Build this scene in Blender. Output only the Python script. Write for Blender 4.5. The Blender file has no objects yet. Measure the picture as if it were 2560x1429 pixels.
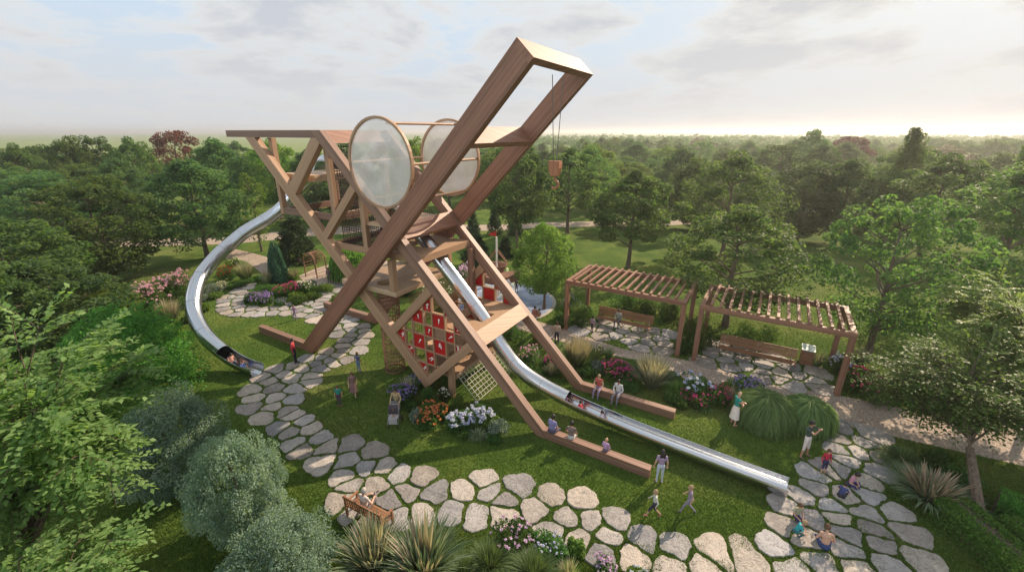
import bpy, bmesh, math, random
import numpy as np
from mathutils import Vector, Matrix, Quaternion
R_=math.radians
scene=bpy.context.scene
# ------------------------------------------------------------------ camera
CAMH=13.0; PITCH=19.64; FPX=1080.0; CX,CY=1280.0,714.5
cam_d=bpy.data.cameras.new('camera'); cam=bpy.data.objects.new('camera',cam_d); scene.collection.objects.link(cam)
cam.location=(0,0,CAMH); cam.rotation_euler=(R_(90-PITCH),0,0)
cam_d.sensor_width=36; cam_d.lens=FPX/2560*36; cam_d.clip_start=0.1; cam_d.clip_end=20000
scene.camera=cam
# ------------------------------------------------------------------ sun and sky
SUN_AZ=48.0; SUN_EL=33.0
sd=Vector((math.sin(R_(SUN_AZ))*math.cos(R_(SUN_EL)),math.cos(R_(SUN_AZ))*math.cos(R_(SUN_EL)),math.sin(R_(SUN_EL))))
sun_d=bpy.data.lights.new('sun','SUN'); sun=bpy.data.objects.new('sun',sun_d); scene.collection.objects.link(sun)
sun_d.energy=3.9; sun_d.angle=R_(0.6); sun_d.color=(1.0,0.80,0.60)
sun.rotation_euler=sd.to_track_quat('Z','Y').to_euler(); sun.location=(40,40,40)
scene.view_settings.view_transform='Standard'; scene.view_settings.look='None'
scene.view_settings.exposure=1.0; scene.view_settings.gamma=1.0
world=bpy.data.worlds.new('World'); scene.world=world; world.use_nodes=True
wn=world.node_tree; wn.nodes.clear()
def N(nt,t,**k):
    n=nt.nodes.new(t)
    for a,b in k.items(): setattr(n,a,b)
    return n
def mth(nt,op,a,b=None,c=None,clamp=False):
    n=nt.nodes.new('ShaderNodeMath'); n.operation=op; n.use_clamp=clamp
    for i,x in enumerate((a,b,c)):
        if x is None: continue
        if isinstance(x,(int,float)): n.inputs[i].default_value=x
        else: nt.links.new(x,n.inputs[i])
    return n.outputs[0]
def ramp(nt,fac,stops,interp='LINEAR'):
    n=nt.nodes.new('ShaderNodeValToRGB'); n.color_ramp.interpolation=interp
    e=n.color_ramp.elements
    while len(e)<len(stops): e.new(0.5)
    for i,(p,c) in enumerate(stops):
        e[i].position=p
        e[i].color=(c,c,c,1) if isinstance(c,(int,float)) else (*c,1)
    nt.links.new(fac,n.inputs[0]); return n.outputs[0]
def mixc(nt,f,a,b,mode='MIX'):
    n=nt.nodes.new('ShaderNodeMix'); n.data_type='RGBA'; n.blend_type=mode
    for s,x in ((n.inputs[0],f),(n.inputs[6],a),(n.inputs[7],b)):
        if isinstance(x,(int,float)): s.default_value=x
        elif isinstance(x,tuple): s.default_value=(*x,1)
        else: nt.links.new(x,s)
    return n.outputs[2]
def noise(nt,vec,scale,detail=4,rough=.5,dist=0.0):
    n=nt.nodes.new('ShaderNodeTexNoise'); n.inputs['Scale'].default_value=scale
    n.inputs['Detail'].default_value=detail; n.inputs['Roughness'].default_value=rough
    n.inputs['Distortion'].default_value=dist
    if vec is not None: nt.links.new(vec,n.inputs['Vector'])
    return n.outputs[0]
def build_world():
    nt=wn
    sky=N(nt,'ShaderNodeTexSky'); sky.sky_type='NISHITA'; sky.sun_disc=False
    sky.sun_elevation=R_(SUN_EL); sky.sun_rotation=R_(SUN_AZ); sky.air_density=1.0; sky.dust_density=2.5; sky.ozone_density=1.0
    bg1=N(nt,'ShaderNodeBackground'); nt.links.new(sky.outputs[0],bg1.inputs[0]); bg1.inputs[1].default_value=0.06
    tc=N(nt,'ShaderNodeTexCoord'); sp=N(nt,'ShaderNodeSeparateXYZ'); nt.links.new(tc.outputs['Generated'],sp.inputs[0])
    x,y,z=sp.outputs
    zp=mth(nt,'ADD',mth(nt,'MAXIMUM',z,0.0),0.20)
    cb=N(nt,'ShaderNodeCombineXYZ'); nt.links.new(mth(nt,'DIVIDE',x,zp),cb.inputs[0]); nt.links.new(mth(nt,'DIVIDE',y,zp),cb.inputs[1])
    n1=noise(nt,cb.outputs[0],1.15,9,.60,.25)
    mp=N(nt,'ShaderNodeMapping'); mp.inputs['Location'].default_value=(3.1,1.7,5); mp.inputs['Scale'].default_value=(.8,1.3,1); nt.links.new(cb.outputs[0],mp.inputs[0])
    n2=noise(nt,mp.outputs[0],0.9,8,.62,.4)
    # amount of cloud
    cov=ramp(nt,n1,[(0.45,0.0),(0.53,1.0)])
    thick=ramp(nt,n1,[(0.47,0.0),(0.60,1.0)])
    vd=N(nt,'ShaderNodeVectorMath',operation='DOT_PRODUCT'); nt.links.new(tc.outputs['Generated'],vd.inputs[0]); vd.inputs[1].default_value=sd
    glow=mth(nt,'POWER',mth(nt,'MAXIMUM',vd.outputs['Value'],0.0),7.0)
    # clouds: grey blue bellies and pale tops, cream near the sun
    belly=mixc(nt,glow,(0.46,0.485,0.53),(0.54,0.525,0.50))
    top=mixc(nt,glow,(0.66,0.66,0.64),(0.70,0.67,0.60))
    ccol=mixc(nt,thick,top,belly)
    front=ramp(nt,mth(nt,'ADD',mth(nt,'MULTIPLY',vd.outputs['Value'],.5),.5),[(0.12,1.0),(0.48,0.0)],'EASE')   # extra brightness on unseen clouds opposite the sun, added as fill light
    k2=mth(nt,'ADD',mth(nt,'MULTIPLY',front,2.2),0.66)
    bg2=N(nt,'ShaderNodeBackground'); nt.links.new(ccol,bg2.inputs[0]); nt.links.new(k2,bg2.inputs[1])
    # clear gaps: pale blue veil over the physical sky
    veil=mixc(nt,glow,(0.47,0.56,0.66),(0.58,0.565,0.53))
    bg3=N(nt,'ShaderNodeBackground'); nt.links.new(veil,bg3.inputs[0]); bg3.inputs[1].default_value=0.70
    m0=N(nt,'ShaderNodeMixShader'); m0.inputs[0].default_value=0.92
    nt.links.new(bg1.outputs[0],m0.inputs[1]); nt.links.new(bg3.outputs[0],m0.inputs[2])
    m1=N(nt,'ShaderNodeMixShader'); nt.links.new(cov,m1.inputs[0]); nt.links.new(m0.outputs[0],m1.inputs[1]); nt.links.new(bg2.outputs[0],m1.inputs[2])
    # pale band of air over the horizon
    hz=ramp(nt,z,[(0.0,1.0),(0.22,0.0)],'EASE')
    hcol=mixc(nt,glow,(0.56,0.56,0.57),(0.62,0.60,0.57))
    bg4=N(nt,'ShaderNodeBackground'); nt.links.new(hcol,bg4.inputs[0]); bg4.inputs[1].default_value=0.62
    m2=N(nt,'ShaderNodeMixShader'); nt.links.new(mth(nt,'MULTIPLY',hz,0.85),m2.inputs[0]); nt.links.new(m1.outputs[0],m2.inputs[1]); nt.links.new(bg4.outputs[0],m2.inputs[2])
    o=N(nt,'ShaderNodeOutputWorld'); nt.links.new(m2.outputs[0],o.inputs[0])
build_world()
# ------------------------------------------------------------------ measuring helpers: where a seen point stands on the ground
cp,sp_=math.cos(R_(PITCH)),math.sin(R_(PITCH))
def ray(x,y):
    a=(x-CX)/FPX; b=(y-CY)/FPX
    return (a, cp-b*sp_, -sp_-b*cp)
def G(x,y,z=0.0):
    r=ray(x,y); t=(z-CAMH)/r[2]
    return Vector((r[0]*t,r[1]*t,z))
def PX(p):
    x,y,z=p[0],p[1],p[2]-CAMH
    d=y*cp-z*sp_
    return (CX+FPX*x/d, CY+FPX*(-y*sp_-z*cp)/d, d)
def HT(g,py):   # height over ground point g that is seen at row py
    r=ray(PX(g)[0],py); t=g[1]/r[1]
    return CAMH+r[2]*t
AZ=R_(31); EV=Vector((math.sin(AZ),math.cos(AZ),0)); EU=Vector((math.cos(AZ),-math.sin(AZ),0)); EZ=Vector((0,0,1))
O0=G(1340,1088)
def F(u,v,z): return O0+EU*u+EV*v+EZ*z
def UV(p): d=Vector((p[0],p[1],0))-Vector((O0[0],O0[1],0)); return d.dot(EU),d.dot(EV)
# ------------------------------------------------------------------ materials
def mat(name):
    m=bpy.data.materials.new(name); m.use_nodes=True
    nt=m.node_tree; b=nt.nodes['Principled BSDF']; return m,nt,b
def bump(nt,b,h,strength,dist=0.02):
    n=nt.nodes.new('ShaderNodeBump'); n.inputs['Strength'].default_value=strength; n.inputs['Distance'].default_value=dist
    nt.links.new(h,n.inputs['Height']); nt.links.new(n.outputs[0],b.inputs['Normal'])
def wood(name,c1,c2,rough=.55,bands=9.0):
    m,nt,b=mat(name)
    uv=N(nt,'ShaderNodeUVMap'); mp=N(nt,'ShaderNodeMapping'); mp.inputs['Scale'].default_value=(0.35,bands,1)
    nt.links.new(uv.outputs[0],mp.inputs[0])
    a=noise(nt,mp.outputs[0],1.6,6,.6,.35)
    mp2=N(nt,'ShaderNodeMapping'); mp2.inputs['Scale'].default_value=(0.9,45,1); nt.links.new(uv.outputs[0],mp2.inputs[0])
    f=noise(nt,mp2.outputs[0],2.0,3,.5)
    s=N(nt,'ShaderNodeSeparateXYZ'); nt.links.new(uv.outputs[0],s.inputs[0])
    # laminated boards: a tone per strip
    wv=N(nt,'ShaderNodeTexWhiteNoise',noise_dimensions='1D'); nt.links.new(mth(nt,'FLOOR',mth(nt,'MULTIPLY',s.outputs[1],11.0)),wv.inputs['W'])
    t=mth(nt,'ADD',mth(nt,'MULTIPLY',a,0.62),mth(nt,'ADD',mth(nt,'MULTIPLY',f,0.30),mth(nt,'MULTIPLY',wv.outputs['Value'],0.22)))
    col=ramp(nt,t,[(0.34,c1),(0.55,tuple((p+q)/2 for p,q in zip(c1,c2))),(0.78,c2)])
    nt.links.new(col,b.inputs['Base Color']); b.inputs['Roughness'].default_value=rough
    bump(nt,b,f,0.25,0.01); return m
def flat(name,c,rough=.6,var=.15,scale=6,metal=0.0):
    m,nt,b=mat(name)
    tc=N(nt,'ShaderNodeTexCoord'); a=noise(nt,tc.outputs['Object'],scale,4,.6)
    col=ramp(nt,a,[(0.3,tuple(x*(1-var) for x in c)),(0.7,tuple(min(1,x*(1+var)) for x in c))])
    nt.links.new(col,b.inputs['Base Color']); b.inputs['Roughness'].default_value=rough; b.inputs['Metallic'].default_value=metal
    return m
M={}
M['boom']=wood('cedar_red',(0.145,0.062,0.038),(0.315,0.152,0.094))
M['leg']=wood('cedar_brown',(0.125,0.064,0.044),(0.275,0.16,0.110))
M['pale']=wood('pale_larch',(0.265,0.148,0.085),(0.43,0.27,0.165))
M['floor']=wood('floor_larch',(0.36,0.24,0.145),(0.55,0.39,0.255),bands=5)
M['perg']=wood('pergola_wood',(0.14,0.065,0.04),(0.30,0.155,0.095))
M['bench']=wood('bench_teak',(0.17,0.08,0.042),(0.34,0.175,0.088))
def m_steel():
    m,nt,b=mat('polished_steel'); tc=N(nt,'ShaderNodeTexCoord')
    uv=N(nt,'ShaderNodeUVMap'); mp=N(nt,'ShaderNodeMapping'); mp.inputs['Scale'].default_value=(.3,60,1); nt.links.new(uv.outputs[0],mp.inputs[0])
    a=noise(nt,mp.outputs[0],1.0,4,.6); c=ramp(nt,a,[(0.3,(0.46,0.48,0.51)),(0.7,(0.62,0.64,0.67))])
    nt.links.new(c,b.inputs['Base Color']); b.inputs['Metallic'].default_value=1.0
    nt.links.new(ramp(nt,a,[(0.3,0.15),(0.7,0.27)]),b.inputs['Roughness']); bump(nt,b,noise(nt,tc.outputs['Object'],.3,0),.02,.05); return m
M['steel']=m_steel()
def m_membrane():
    m,nt,b=mat('clear_membrane'); tc=N(nt,'ShaderNodeTexCoord')
    a=noise(nt,tc.outputs['Object'],0.7,4,.55,.6)
    w=N(nt,'ShaderNodeTexWave'); w.inputs['Scale'].default_value=9; w.inputs['Distortion'].default_value=.6; nt.links.new(tc.outputs['Object'],w.inputs[0])
    b.inputs['Base Color'].default_value=(0.80,0.745,0.71,1); nt.links.new(ramp(nt,a,[(.35,.12),(.7,.38)]),b.inputs['Roughness'])
    b.inputs['Specular IOR Level'].default_value=.7
    bump(nt,b,a,.5,.12)
    tr=N(nt,'ShaderNodeBsdfTransparent'); tr.inputs[0].default_value=(0.93,0.93,0.95,1)
    mx=N(nt,'ShaderNodeMixShader'); nt.links.new(ramp(nt,a,[(.3,.62),(.7,.78)]),mx.inputs[0]); nt.links.new(tr.outputs[0],mx.inputs[1]); nt.links.new(b.outputs[0],mx.inputs[2])
    nt.links.new(mx.outputs[0],nt.nodes['Material Output'].inputs[0]); return m
M['membrane']=m_membrane()
M['rope_dark']=flat('dark_rope',(0.045,0.03,0.025),.9)
M['rope_brown']=flat('brown_rope',(0.17,0.085,0.05),.9)
M['rope_rust']=flat('rust_cage',(0.24,0.115,0.075),.6)
M['rope_pale']=flat('pale_rope',(0.52,0.50,0.42),.9)
M['red']=flat('red_panel',(0.42,0.010,0.010),.4,.12,3)
M['white']=flat('white_paint',(0.75,0.74,0.70),.5,.05)
M['cable']=flat('steel_cable',(0.08,0.08,0.085),.5)
M['hook']=wood('hook_paint',(0.28,0.11,0.05),(0.40,0.17,0.09),.5)
M['black']=flat('black_rubber',(0.02,0.02,0.022),.6)
M['metal_grey']=flat('grey_metal',(0.30,0.30,0.31),.35,.05,6,.8)
def m_weave():
    m,nt,b=mat('woven_floor_net'); uv=N(nt,'ShaderNodeUVMap')
    mp=N(nt,'ShaderNodeMapping'); mp.inputs['Scale'].default_value=(1,1,1); nt.links.new(uv.outputs[0],mp.inputs[0])
    ck=N(nt,'ShaderNodeTexBrick'); ck.inputs['Scale'].default_value=7; ck.inputs['Mortar Size'].default_value=.045
    ck.inputs['Color1'].default_value=(0.50,0.33,0.19,1); ck.inputs['Color2'].default_value=(0.42,0.27,0.155,1); ck.inputs['Mortar'].default_value=(0.16,0.09,0.055,1)
    nt.links.new(mp.outputs[0],ck.inputs[0]); nt.links.new(ck.outputs[0],b.inputs['Base Color']); b.inputs['Roughness'].default_value=.8
    bump(nt,b,ck.outputs[1],-.5,.02); return m
M['weave']=m_weave()
# ------------------------------------------------------------------ object helpers
COL=scene.collection
def tag(o,label=None,cat=None,group=None,kind=None):
    if label: o['label']=label
    if cat: o['category']=cat
    if group: o['group']=group
    if kind: o['kind']=kind
    return o
def thing(name,label,cat,loc=(0,0,0),rz=0,group=None,kind=None):
    o=bpy.data.objects.new(name,None); COL.objects.link(o); o.empty_display_size=.2
    o.location=loc; o.rotation_euler=(0,0,rz); return tag(o,label,cat,group,kind)
def kids(o): return [c for c in bpy.data.objects if c.parent is o]
CH={}
def link(o,parent):
    COL.objects.link(o)
    if parent is not None: o.parent=parent; CH.setdefault(parent.name,[]).append(o)
    return o
def copy_tree(o,parent=None):
    c=o.copy(); COL.objects.link(c); c.parent=parent
    if parent is not None: CH.setdefault(parent.name,[]).append(c)
    for ch in list(CH.get(o.name,[])): copy_tree(ch,c)
    return c
rnd=random.Random(7)
class MB:
    def __init__(s): s.v=[];s.f=[];s.uv=[];s.mi=[];s.sm=[]
    def poly(s,pts,g=None,off=0.0,mi=0,sm=False):
        b=len(s.v); s.v+= [tuple(p) for p in pts]; s.f.append(tuple(range(b,b+len(pts))))
        n=Vector((0,0,0)); P=[Vector(p) for p in pts]
        for i in range(len(P)): n+=P[i].cross(P[(i+1)%len(P)])
        n=n.normalized() if n.length>1e-9 else Vector((0,0,1))
        g=Vector(g) if g is not None else Vector((1,0,0))
        g2=g-n*g.dot(n)
        if g2.length<.15: g2=n.orthogonal()
        g2.normalize(); h=n.cross(g2)
        s.uv.append([(p.dot(g2)+off,p.dot(h)+off*1.7) for p in P]); s.mi.append(mi); s.sm.append(sm)
    def hexa(s,c,g=None,mi=0):   # c: 8 corners, bottom 0-3, top 4-7
        off=rnd.uniform(0,50)
        for q in ((0,3,2,1),(4,5,6,7),(0,1,5,4),(1,2,6,5),(2,3,7,6),(3,0,4,7)): s.poly([c[i] for i in q],g,off,mi)
    def box(s,c,d,ax=(Vector((1,0,0)),Vector((0,1,0)),Vector((0,0,1))),g=None,mi=0):
        c=Vector(c); X,Y,Z=(ax[i]*(d[i]/2) for i in range(3))
        p=[c-X-Y-Z,c+X-Y-Z,c+X+Y-Z,c-X+Y-Z,c-X-Y+Z,c+X-Y+Z,c+X+Y+Z,c-X+Y+Z]
        if g is None: g=ax[max(range(3),key=lambda i:d[i])]
        s.hexa(p,g,mi)
    def beam(s,p0,p1,w,h,side=None,mi=0):
        p0=Vector(p0);p1=Vector(p1);d=p1-p0;L=d.length
        if L<1e-6: return
        d/=L
        sd_=Vector(side) if side is not None else (Vector((0,0,1)).cross(d) if abs(d.z)<.95 else Vector((1,0,0)))
        sd_=(sd_-d*sd_.dot(d)).normalized(); up=d.cross(sd_)
        s.box((p0+p1)/2,(L,w,h),(d,sd_,up),d,mi)
    def rod(s,p0,p1,r0,r1=None,n=6,mi=0,cap=True):
        r1=r0 if r1 is None else r1; p0=Vector(p0);p1=Vector(p1);d=(p1-p0)
        if d.length<1e-6: return
        d.normalize(); a=d.orthogonal().normalized(); b=d.cross(a); off=rnd.uniform(0,9)
        A=[p0+(a*math.cos(t)+b*math.sin(t))*r0 for t in [2*math.pi*i/n for i in range(n)]]
        B=[p1+(a*math.cos(t)+b*math.sin(t))*r1 for t in [2*math.pi*i/n for i in range(n)]]
        for i in range(n): j=(i+1)%n; s.poly([A[i],A[j],B[j],B[i]],d,off,mi,True)
        if cap: s.poly(A[::-1],a,off,mi); s.poly(B,a,off,mi)
    def tube(s,pts,rad,n=6,mi=0):
        for i in range(len(pts)-1):
            s.rod(pts[i],pts[i+1],rad[i] if isinstance(rad,(list,tuple)) else rad,rad[i+1] if isinstance(rad,(list,tuple)) else rad,n,mi,cap=(i in (0,len(pts)-2)))
    def lathe(s,c,prof,n=16,mi=0,sm=True):
        c=Vector(c); R=[[c+Vector((r*math.cos(2*math.pi*i/n),r*math.sin(2*math.pi*i/n),z)) for i in range(n)] for r,z in prof]
        for a,b in zip(R,R[1:]):
            for i in range(n): j=(i+1)%n; s.poly([a[i],a[j],b[j],b[i]],(0,0,1),0,mi,sm)
    def build(s,name,m,parent=None,rel=None):
        me=bpy.data.meshes.new(name)
        o3=Vector((0,0,0))
        if rel is not None: o3=Vector(rel)
        elif parent is not None:
            p=parent; 
            while p is not None: o3=o3+p.location; p=p.parent
        me.from_pydata([tuple(Vector(v)-o3) for v in s.v],[],s.f)
        ul=me.uv_layers.new(name='UVMap'); fl=[c for f in s.uv for q in f for c in q]; ul.data.foreach_set('uv',fl)
        ms=m if isinstance(m,(list,tuple)) else [m]
        for q in ms: me.materials.append(q)
        me.polygons.foreach_set('material_index',s.mi); me.polygons.foreach_set('use_smooth',s.sm); me.update()
        return link(bpy.data.objects.new(name,me),parent)
def one(name,m,label,cat,mb,loc=None,group=None,kind=None):
    loc=Vector(loc) if loc is not None else Vector((0,0,0))
    o=mb.build(name,m,None,rel=loc); o.location=loc; return tag(o,label,cat,group,kind)
def clip(poly,a,b,c):  # keep a*x+b*y<=c
    out=[]
    for i in range(len(poly)):
        p,q=poly[i],poly[(i+1)%len(poly)]; dp=a*p[0]+b*p[1]-c; dq=a*q[0]+b*q[1]-c
        if dp<=0: out.append(p)
        if dp*dq<0: t=dp/(dp-dq); out.append((p[0]+(q[0]-p[0])*t,p[1]+(q[1]-p[1])*t))
    return out
def region(*cons):
    p=[(-60,-5),(30,-5),(30,40),(-60,40)]
    for c in cons: p=clip(p,*c)
    return p
def S(lo,hi): return [(-1,-1,-lo),(1,1,hi)]        # band of u+z
def D(lo,hi): return [(1,-1,-lo),(-1,1,hi)]        # band of z-u
def Zb(lo,hi): return [(0,-1,-lo),(0,1,hi)]
def Ub(lo,hi): return [(-1,0,-lo),(1,0,hi)]
def prism(mb,poly,v0,v1,g,mi=0):
    if len(poly)<3: return
    off=rnd.uniform(0,50); A=[F(u,v0,z) for u,z in poly]; B=[F(u,v1,z) for u,z in poly]; n=len(poly)
    gd=EU*g[0]+EZ*g[1]
    mb.poly(A,gd,off,mi); mb.poly(B[::-1],gd,off,mi)
    for i in range(n): j=(i+1)%n; mb.poly([A[j],A[i],B[i],B[j]],gd,off,mi)
def ubox(mb,u0,u1,v0,v1,z0,z1,g=None,mi=0):
    c=[F(u0,v0,z0),F(u1,v0,z0),F(u1,v1,z0),F(u0,v1,z0),F(u0,v0,z1),F(u1,v0,z1),F(u1,v1,z1),F(u0,v1,z1)]
    if g is None: g=EU if abs(u1-u0)>=max(abs(v1-v0),abs(z1-z0)) else (EV if abs(v1-v0)>=abs(z1-z0) else EZ)
    mb.hexa(c,g,mi)
# ------------------------------------------------------------------ the crane shaped climbing tower
tower=thing('climbing_tower','tall crane shaped wooden climbing tower with jib, round windows and crossed legs','climbing tower',tuple(F(-8,2.4,0)))
def tpart(name,m,fn,parent=None,label=None):
    mb=MB(); fn(mb); o=mb.build(name,m,parent or tower)
    if label: o['label']=label
    return o
dn=(1,-1);up=(1,1)
for near in (True,False):
    a,b=(-.35,0.0) if near else (4.75,5.10)
    tpart('jib_beam',M['boom'],lambda m:prism(m,region(*D(15.55,16.85),*Zb(0,40),(1,1,14.74)),a,b,up))
    tpart('ground_beam',M['leg'],lambda m:prism(m,region(*Ub(-21.3,0),*Zb(0,.5),(-1,1,40),(1,-1,-16.854)),a+.003,b-.003,(1,0)))
    a,b=(.004,.35) if near else (4.40,4.746)
    tpart('leg_beam',M['leg'],lambda m:prism(m,region(*S(0,.75),*Zb(0,13.07)),a,b,dn))
    tpart('ground_beam',M['leg'],lambda m:prism(m,region(*Zb(0,.42),*Ub(-1,5.07 if near else 5.12),(-1,-1,-.752)),a+.003,b-.003,(1,0)))
    tpart('top_beam',M['leg'],lambda m:prism(m,region(*Zb(12.7,13.07),*Ub(-20.95,0),(1,1,-.002)),a,b,(1,0)))
    tpart('diagonal_beam',M['pale'],lambda m:prism(m,region(*S(-6.3,-5.4),*Zb(0,12.698),(1,-1,-6.85)),a,b-.02,dn))
    for lo,hi in ((24.9,25.8),(20.5,21.1),(11.45,12.05),(6.85,7.45)):
        tpart('brace',M['pale'],lambda m:prism(m,region(*S(-5.398,-.002),*D(lo,hi),*Zb(0,12.698)),a,b-.02,up))
    c0,c1=(.352,.62) if near else (4.12,4.398)
    tpart('post',M['pale'],lambda m:ubox(m,-17.38,-17.08,c0,c1,8.45,12.68))
    tpart('post',M['pale'],lambda m:ubox(m,-12.72,-12.42,c0,c1,8.86,12.68))
    tpart('post',M['pale'],lambda m:ubox(m,-10.52,-10.22,c0,c1,7.32,10.5))
    tpart('post',M['pale'],lambda m:ubox(m,-8.52,-8.22,.03 if near else 4.4,.31 if near else 4.7,5.34,7.0))
    tpart('post',M['pale'],lambda m:ubox(m,-5.32,-5.04,.354,.62,0,1.95) if near else ubox(m,-5.32,-5.04,4.13,4.396,0,1.95))
tpart('post',M['leg'],lambda m:ubox(m,-6.62,-6.34,4.1,4.38,3.62,6.95))
# planks across the jib
for s0,s1,v0,v1 in ((.40,.75,.002,4.748),(9.17,9.56,.002,4.748)):
    tpart('cross_plank',M['boom'],lambda m:prism(m,region(*S(s0,s1),*D(15.56,16.84)),v0,v1,(0,0)))
def topplank(m):
    prism(m,region(*S(14.742,15.1),*D(15.55,16.85)),-.35,5.10,(0,0))
tpart('end_plank',M['boom'],topplank)
def roofp(m): prism(m,region(*S(.02,.36),*Zb(12.45,13.068)),.352,4.398,(0,0))
tpart('roof_plank',M['boom'],roofp); tpart('roof_plank',M['boom'],lambda m:ubox(m,-20.95,-20.6,.352,4.398,12.72,13.05))
def frame_floor(name,u0,u1,z0,z1,v0=.352,v1=4.398,t=.13,m='leg',label=None):
    def fn(mb):
        ubox(mb,u0,u1,v0,v0+t,z0,z1); ubox(mb,u0,u1,v1-t,v1,z0,z1)
        ubox(mb,u0,u0+t,v0+t,v1-t,z0,z1); ubox(mb,u1-t,u1,v0+t,v1-t,z0,z1)
    return tpart(name,M[m],fn,label=label)
def slab(name,m,u0,u1,v0,v1,z0,z1,holes=(),parent=None):
    def fn(mb):
        if not holes: ubox(mb,u0,u1,v0,v1,z0,z1,EU); return
        ha,hb,hc,hd=holes
        ubox(mb,u0,ha,v0,v1,z0,z1,EU); ubox(mb,hb,u1,v0,v1,z0,z1,EU); ubox(mb,ha,hb,v0,hc,z0,z1,EU); ubox(mb,ha,hb,hd,v1,z0,z1,EU)
    return tpart(name,M[m],fn,parent)
p=slab('platform','floor',-17.0,-14.15,.63,4.1,10.42,10.76)
p=frame_floor('platform_frame',-17.05,-12.45,8.47,8.84); slab('platform','floor',-14.2,-12.6,.49,4.26,8.5,8.56)
p=slab('platform','floor',-10.3,-8.5,.49,4.2,8.5,8.62)
p=frame_floor('platform_frame',-12.95,-6.68,6.98,7.32,m='pale'); slab('platform','weave',-9.7,-6.82,.485,4.265,7.22,7.312,(-8.75,-7.5,1.95,2.85))
# round hole deck
def holedeck(m):
    u0,u1,v0,v1,z0,z1=-12.3,-8.2,.08,4.3,5.06,5.34; cu,cv,r=-9.75,.95,.5; n=32
    ring=[];outer=[]
    for i in range(n):
        t=2*math.pi*(i+.5)/n; dx,dy=math.cos(t),math.sin(t)
        ring.append((cu+r*dx,cv+r*dy))
        k=1e9
        for lim,c_,d_ in ((u0,cu,dx),(u1,cu,dx),(v0,cv,dy),(v1,cv,dy)):
            if abs(d_)>1e-6:
                q=(lim-c_)/d_
                if q>0: k=min(k,q)
        outer.append((cu+k*dx,cv+k*dy))
    cs=[(u1,v1),(u0,v1),(u0,v0),(u1,v0)]
    def side(p): return 0 if abs(p[0]-u1)<1e-4 else 1 if abs(p[1]-v1)<1e-4 else 2 if abs(p[0]-u0)<1e-4 else 3
    for i in range(n):
        j=(i+1)%n; a,b=outer[i],outer[j]; pts=[ring[i],a]
        if side(a)!=side(b): pts.append(cs[side(a)])
        pts+=[b,ring[j]]
        m.poly([F(x,y,z1) for x,y in pts],EV); m.poly([F(x,y,z0) for x,y in pts[::-1]],EV)
        m.poly([F(*ring[i],z0),F(*ring[i],z1),F(*ring[j],z1),F(*ring[j],z0)],EU)
        q=pts[1:-1]
        for e,f in zip(q,q[1:]): m.poly([F(*e,z0),F(*f,z0),F(*f,z1),F(*e,z1)],EV if side(e)==0 else EU)
tpart('platform',M['floor'],holedeck,label='pale platform with a round hole over the rope cage')
p=slab('platform','weave',-5.9,-3.45,.36,4.39,3.9,4.0,(-5.25,-4.1,1.75,2.95))
def fascia(m): prism(m,region(*S(.42,.76),*D(6.55,7.65)),.352,4.398,(0,0))
tpart('fascia_board',M['pale'],fascia)
slab('platform','floor',-7.9,-5.4,.45,4.3,2.42,2.56)
slab('platform','weave',-7.2,-5.05,.36,4.39,1.22,1.3); frame_floor('platform_frame',-7.2,-5.0,1.0,1.28,m='pale',v0=.64,v1=4.1)
# ropes and nets
def net(name,m,P00,P10,P01,su,sv,r,sag=0.0,parent=None,tri=False):
    P00,P10,P01=Vector(P00),Vector(P10),Vector(P01); A=P10-P00; B=P01-P00
    nu=max(1,round(A.length/su)); nv=max(1,round(B.length/sv)); mb=MB()
    def P(s,t): return P00+A*s+B*t-EZ*(sag*4*s*(1-s)*(4*t*(1-t)))
    def seg(a,b):
        if tri:    # keep the net under the sloping leg
            (ua,_),(ub,_)=UV(a),UV(b); fa,fb=ua+a.z+.05,ub+b.z+.05
            if fa>=0 and fb>=0: return
            if fa*fb<0:
                q=a.lerp(b,fa/(fa-fb)); a,b=(a,q) if fa<0 else (q,b)
        mb.rod(a,b,r,n=4,cap=False)
    for i in range(nu+1):
        k=4 if sag else 1
        for j in range(k): seg(P(i/nu,j/k),P(i/nu,(j+1)/k))
    for j in range(nv+1):
        k=4 if sag else 1
        for i in range(k): seg(P(i/k,j/nv),P((i+1)/k,j/nv))
    return mb.build(name,M[m],parent or tower)
net('safety_net','rope_dark',F(-12.4,.7,8.9),F(-10.5,.7,8.9),F(-12.4,.7,12.0),.13,.13,.011,tri=True)
net('safety_net','rope_dark',F(-12.4,4.05,7.3),F(-6.9,4.05,7.3),F(-12.4,4.05,12.4),.15,.15,.012,tri=True)
net('safety_net','rope_dark',F(-12.4,.66,7.3),F(-7.8,.66,7.3),F(-12.4,.66,8.85),.14,.14,.013)
net('safety_net','rope_dark',F(-12.5,.7,7.3),F(-12.5,4.0,7.3),F(-12.5,.7,12.4),.15,.15,.013)
net('floor_net','rope_dark',F(-12.8,.5,7.22),F(-9.75,.5,7.22),F(-12.8,4.25,7.22),.11,.11,.015,.25)
net('safety_net','rope_brown',F(-11.9,4.1,5.34),F(-8.0,4.1,5.34),F(-11.9,4.1,6.98),.15,.15,.012)
net('safety_net','rope_brown',F(-8.3,4.0,1.3),F(-5.0,4.0,1.3),F(-8.3,4.0,3.9),.16,.16,.012)
net('safety_net','rope_brown',F(-8.1,.9,2.6),F(-8.1,4.0,2.6),F(-8.1,.9,4.9),.14,.14,.012)
net('climbing_net','rope_pale',F(-5.0,.75,1.18),F(-5.0,4.0,1.18),F(-3.8,.75,0.02),.27,.25,.016)
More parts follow.
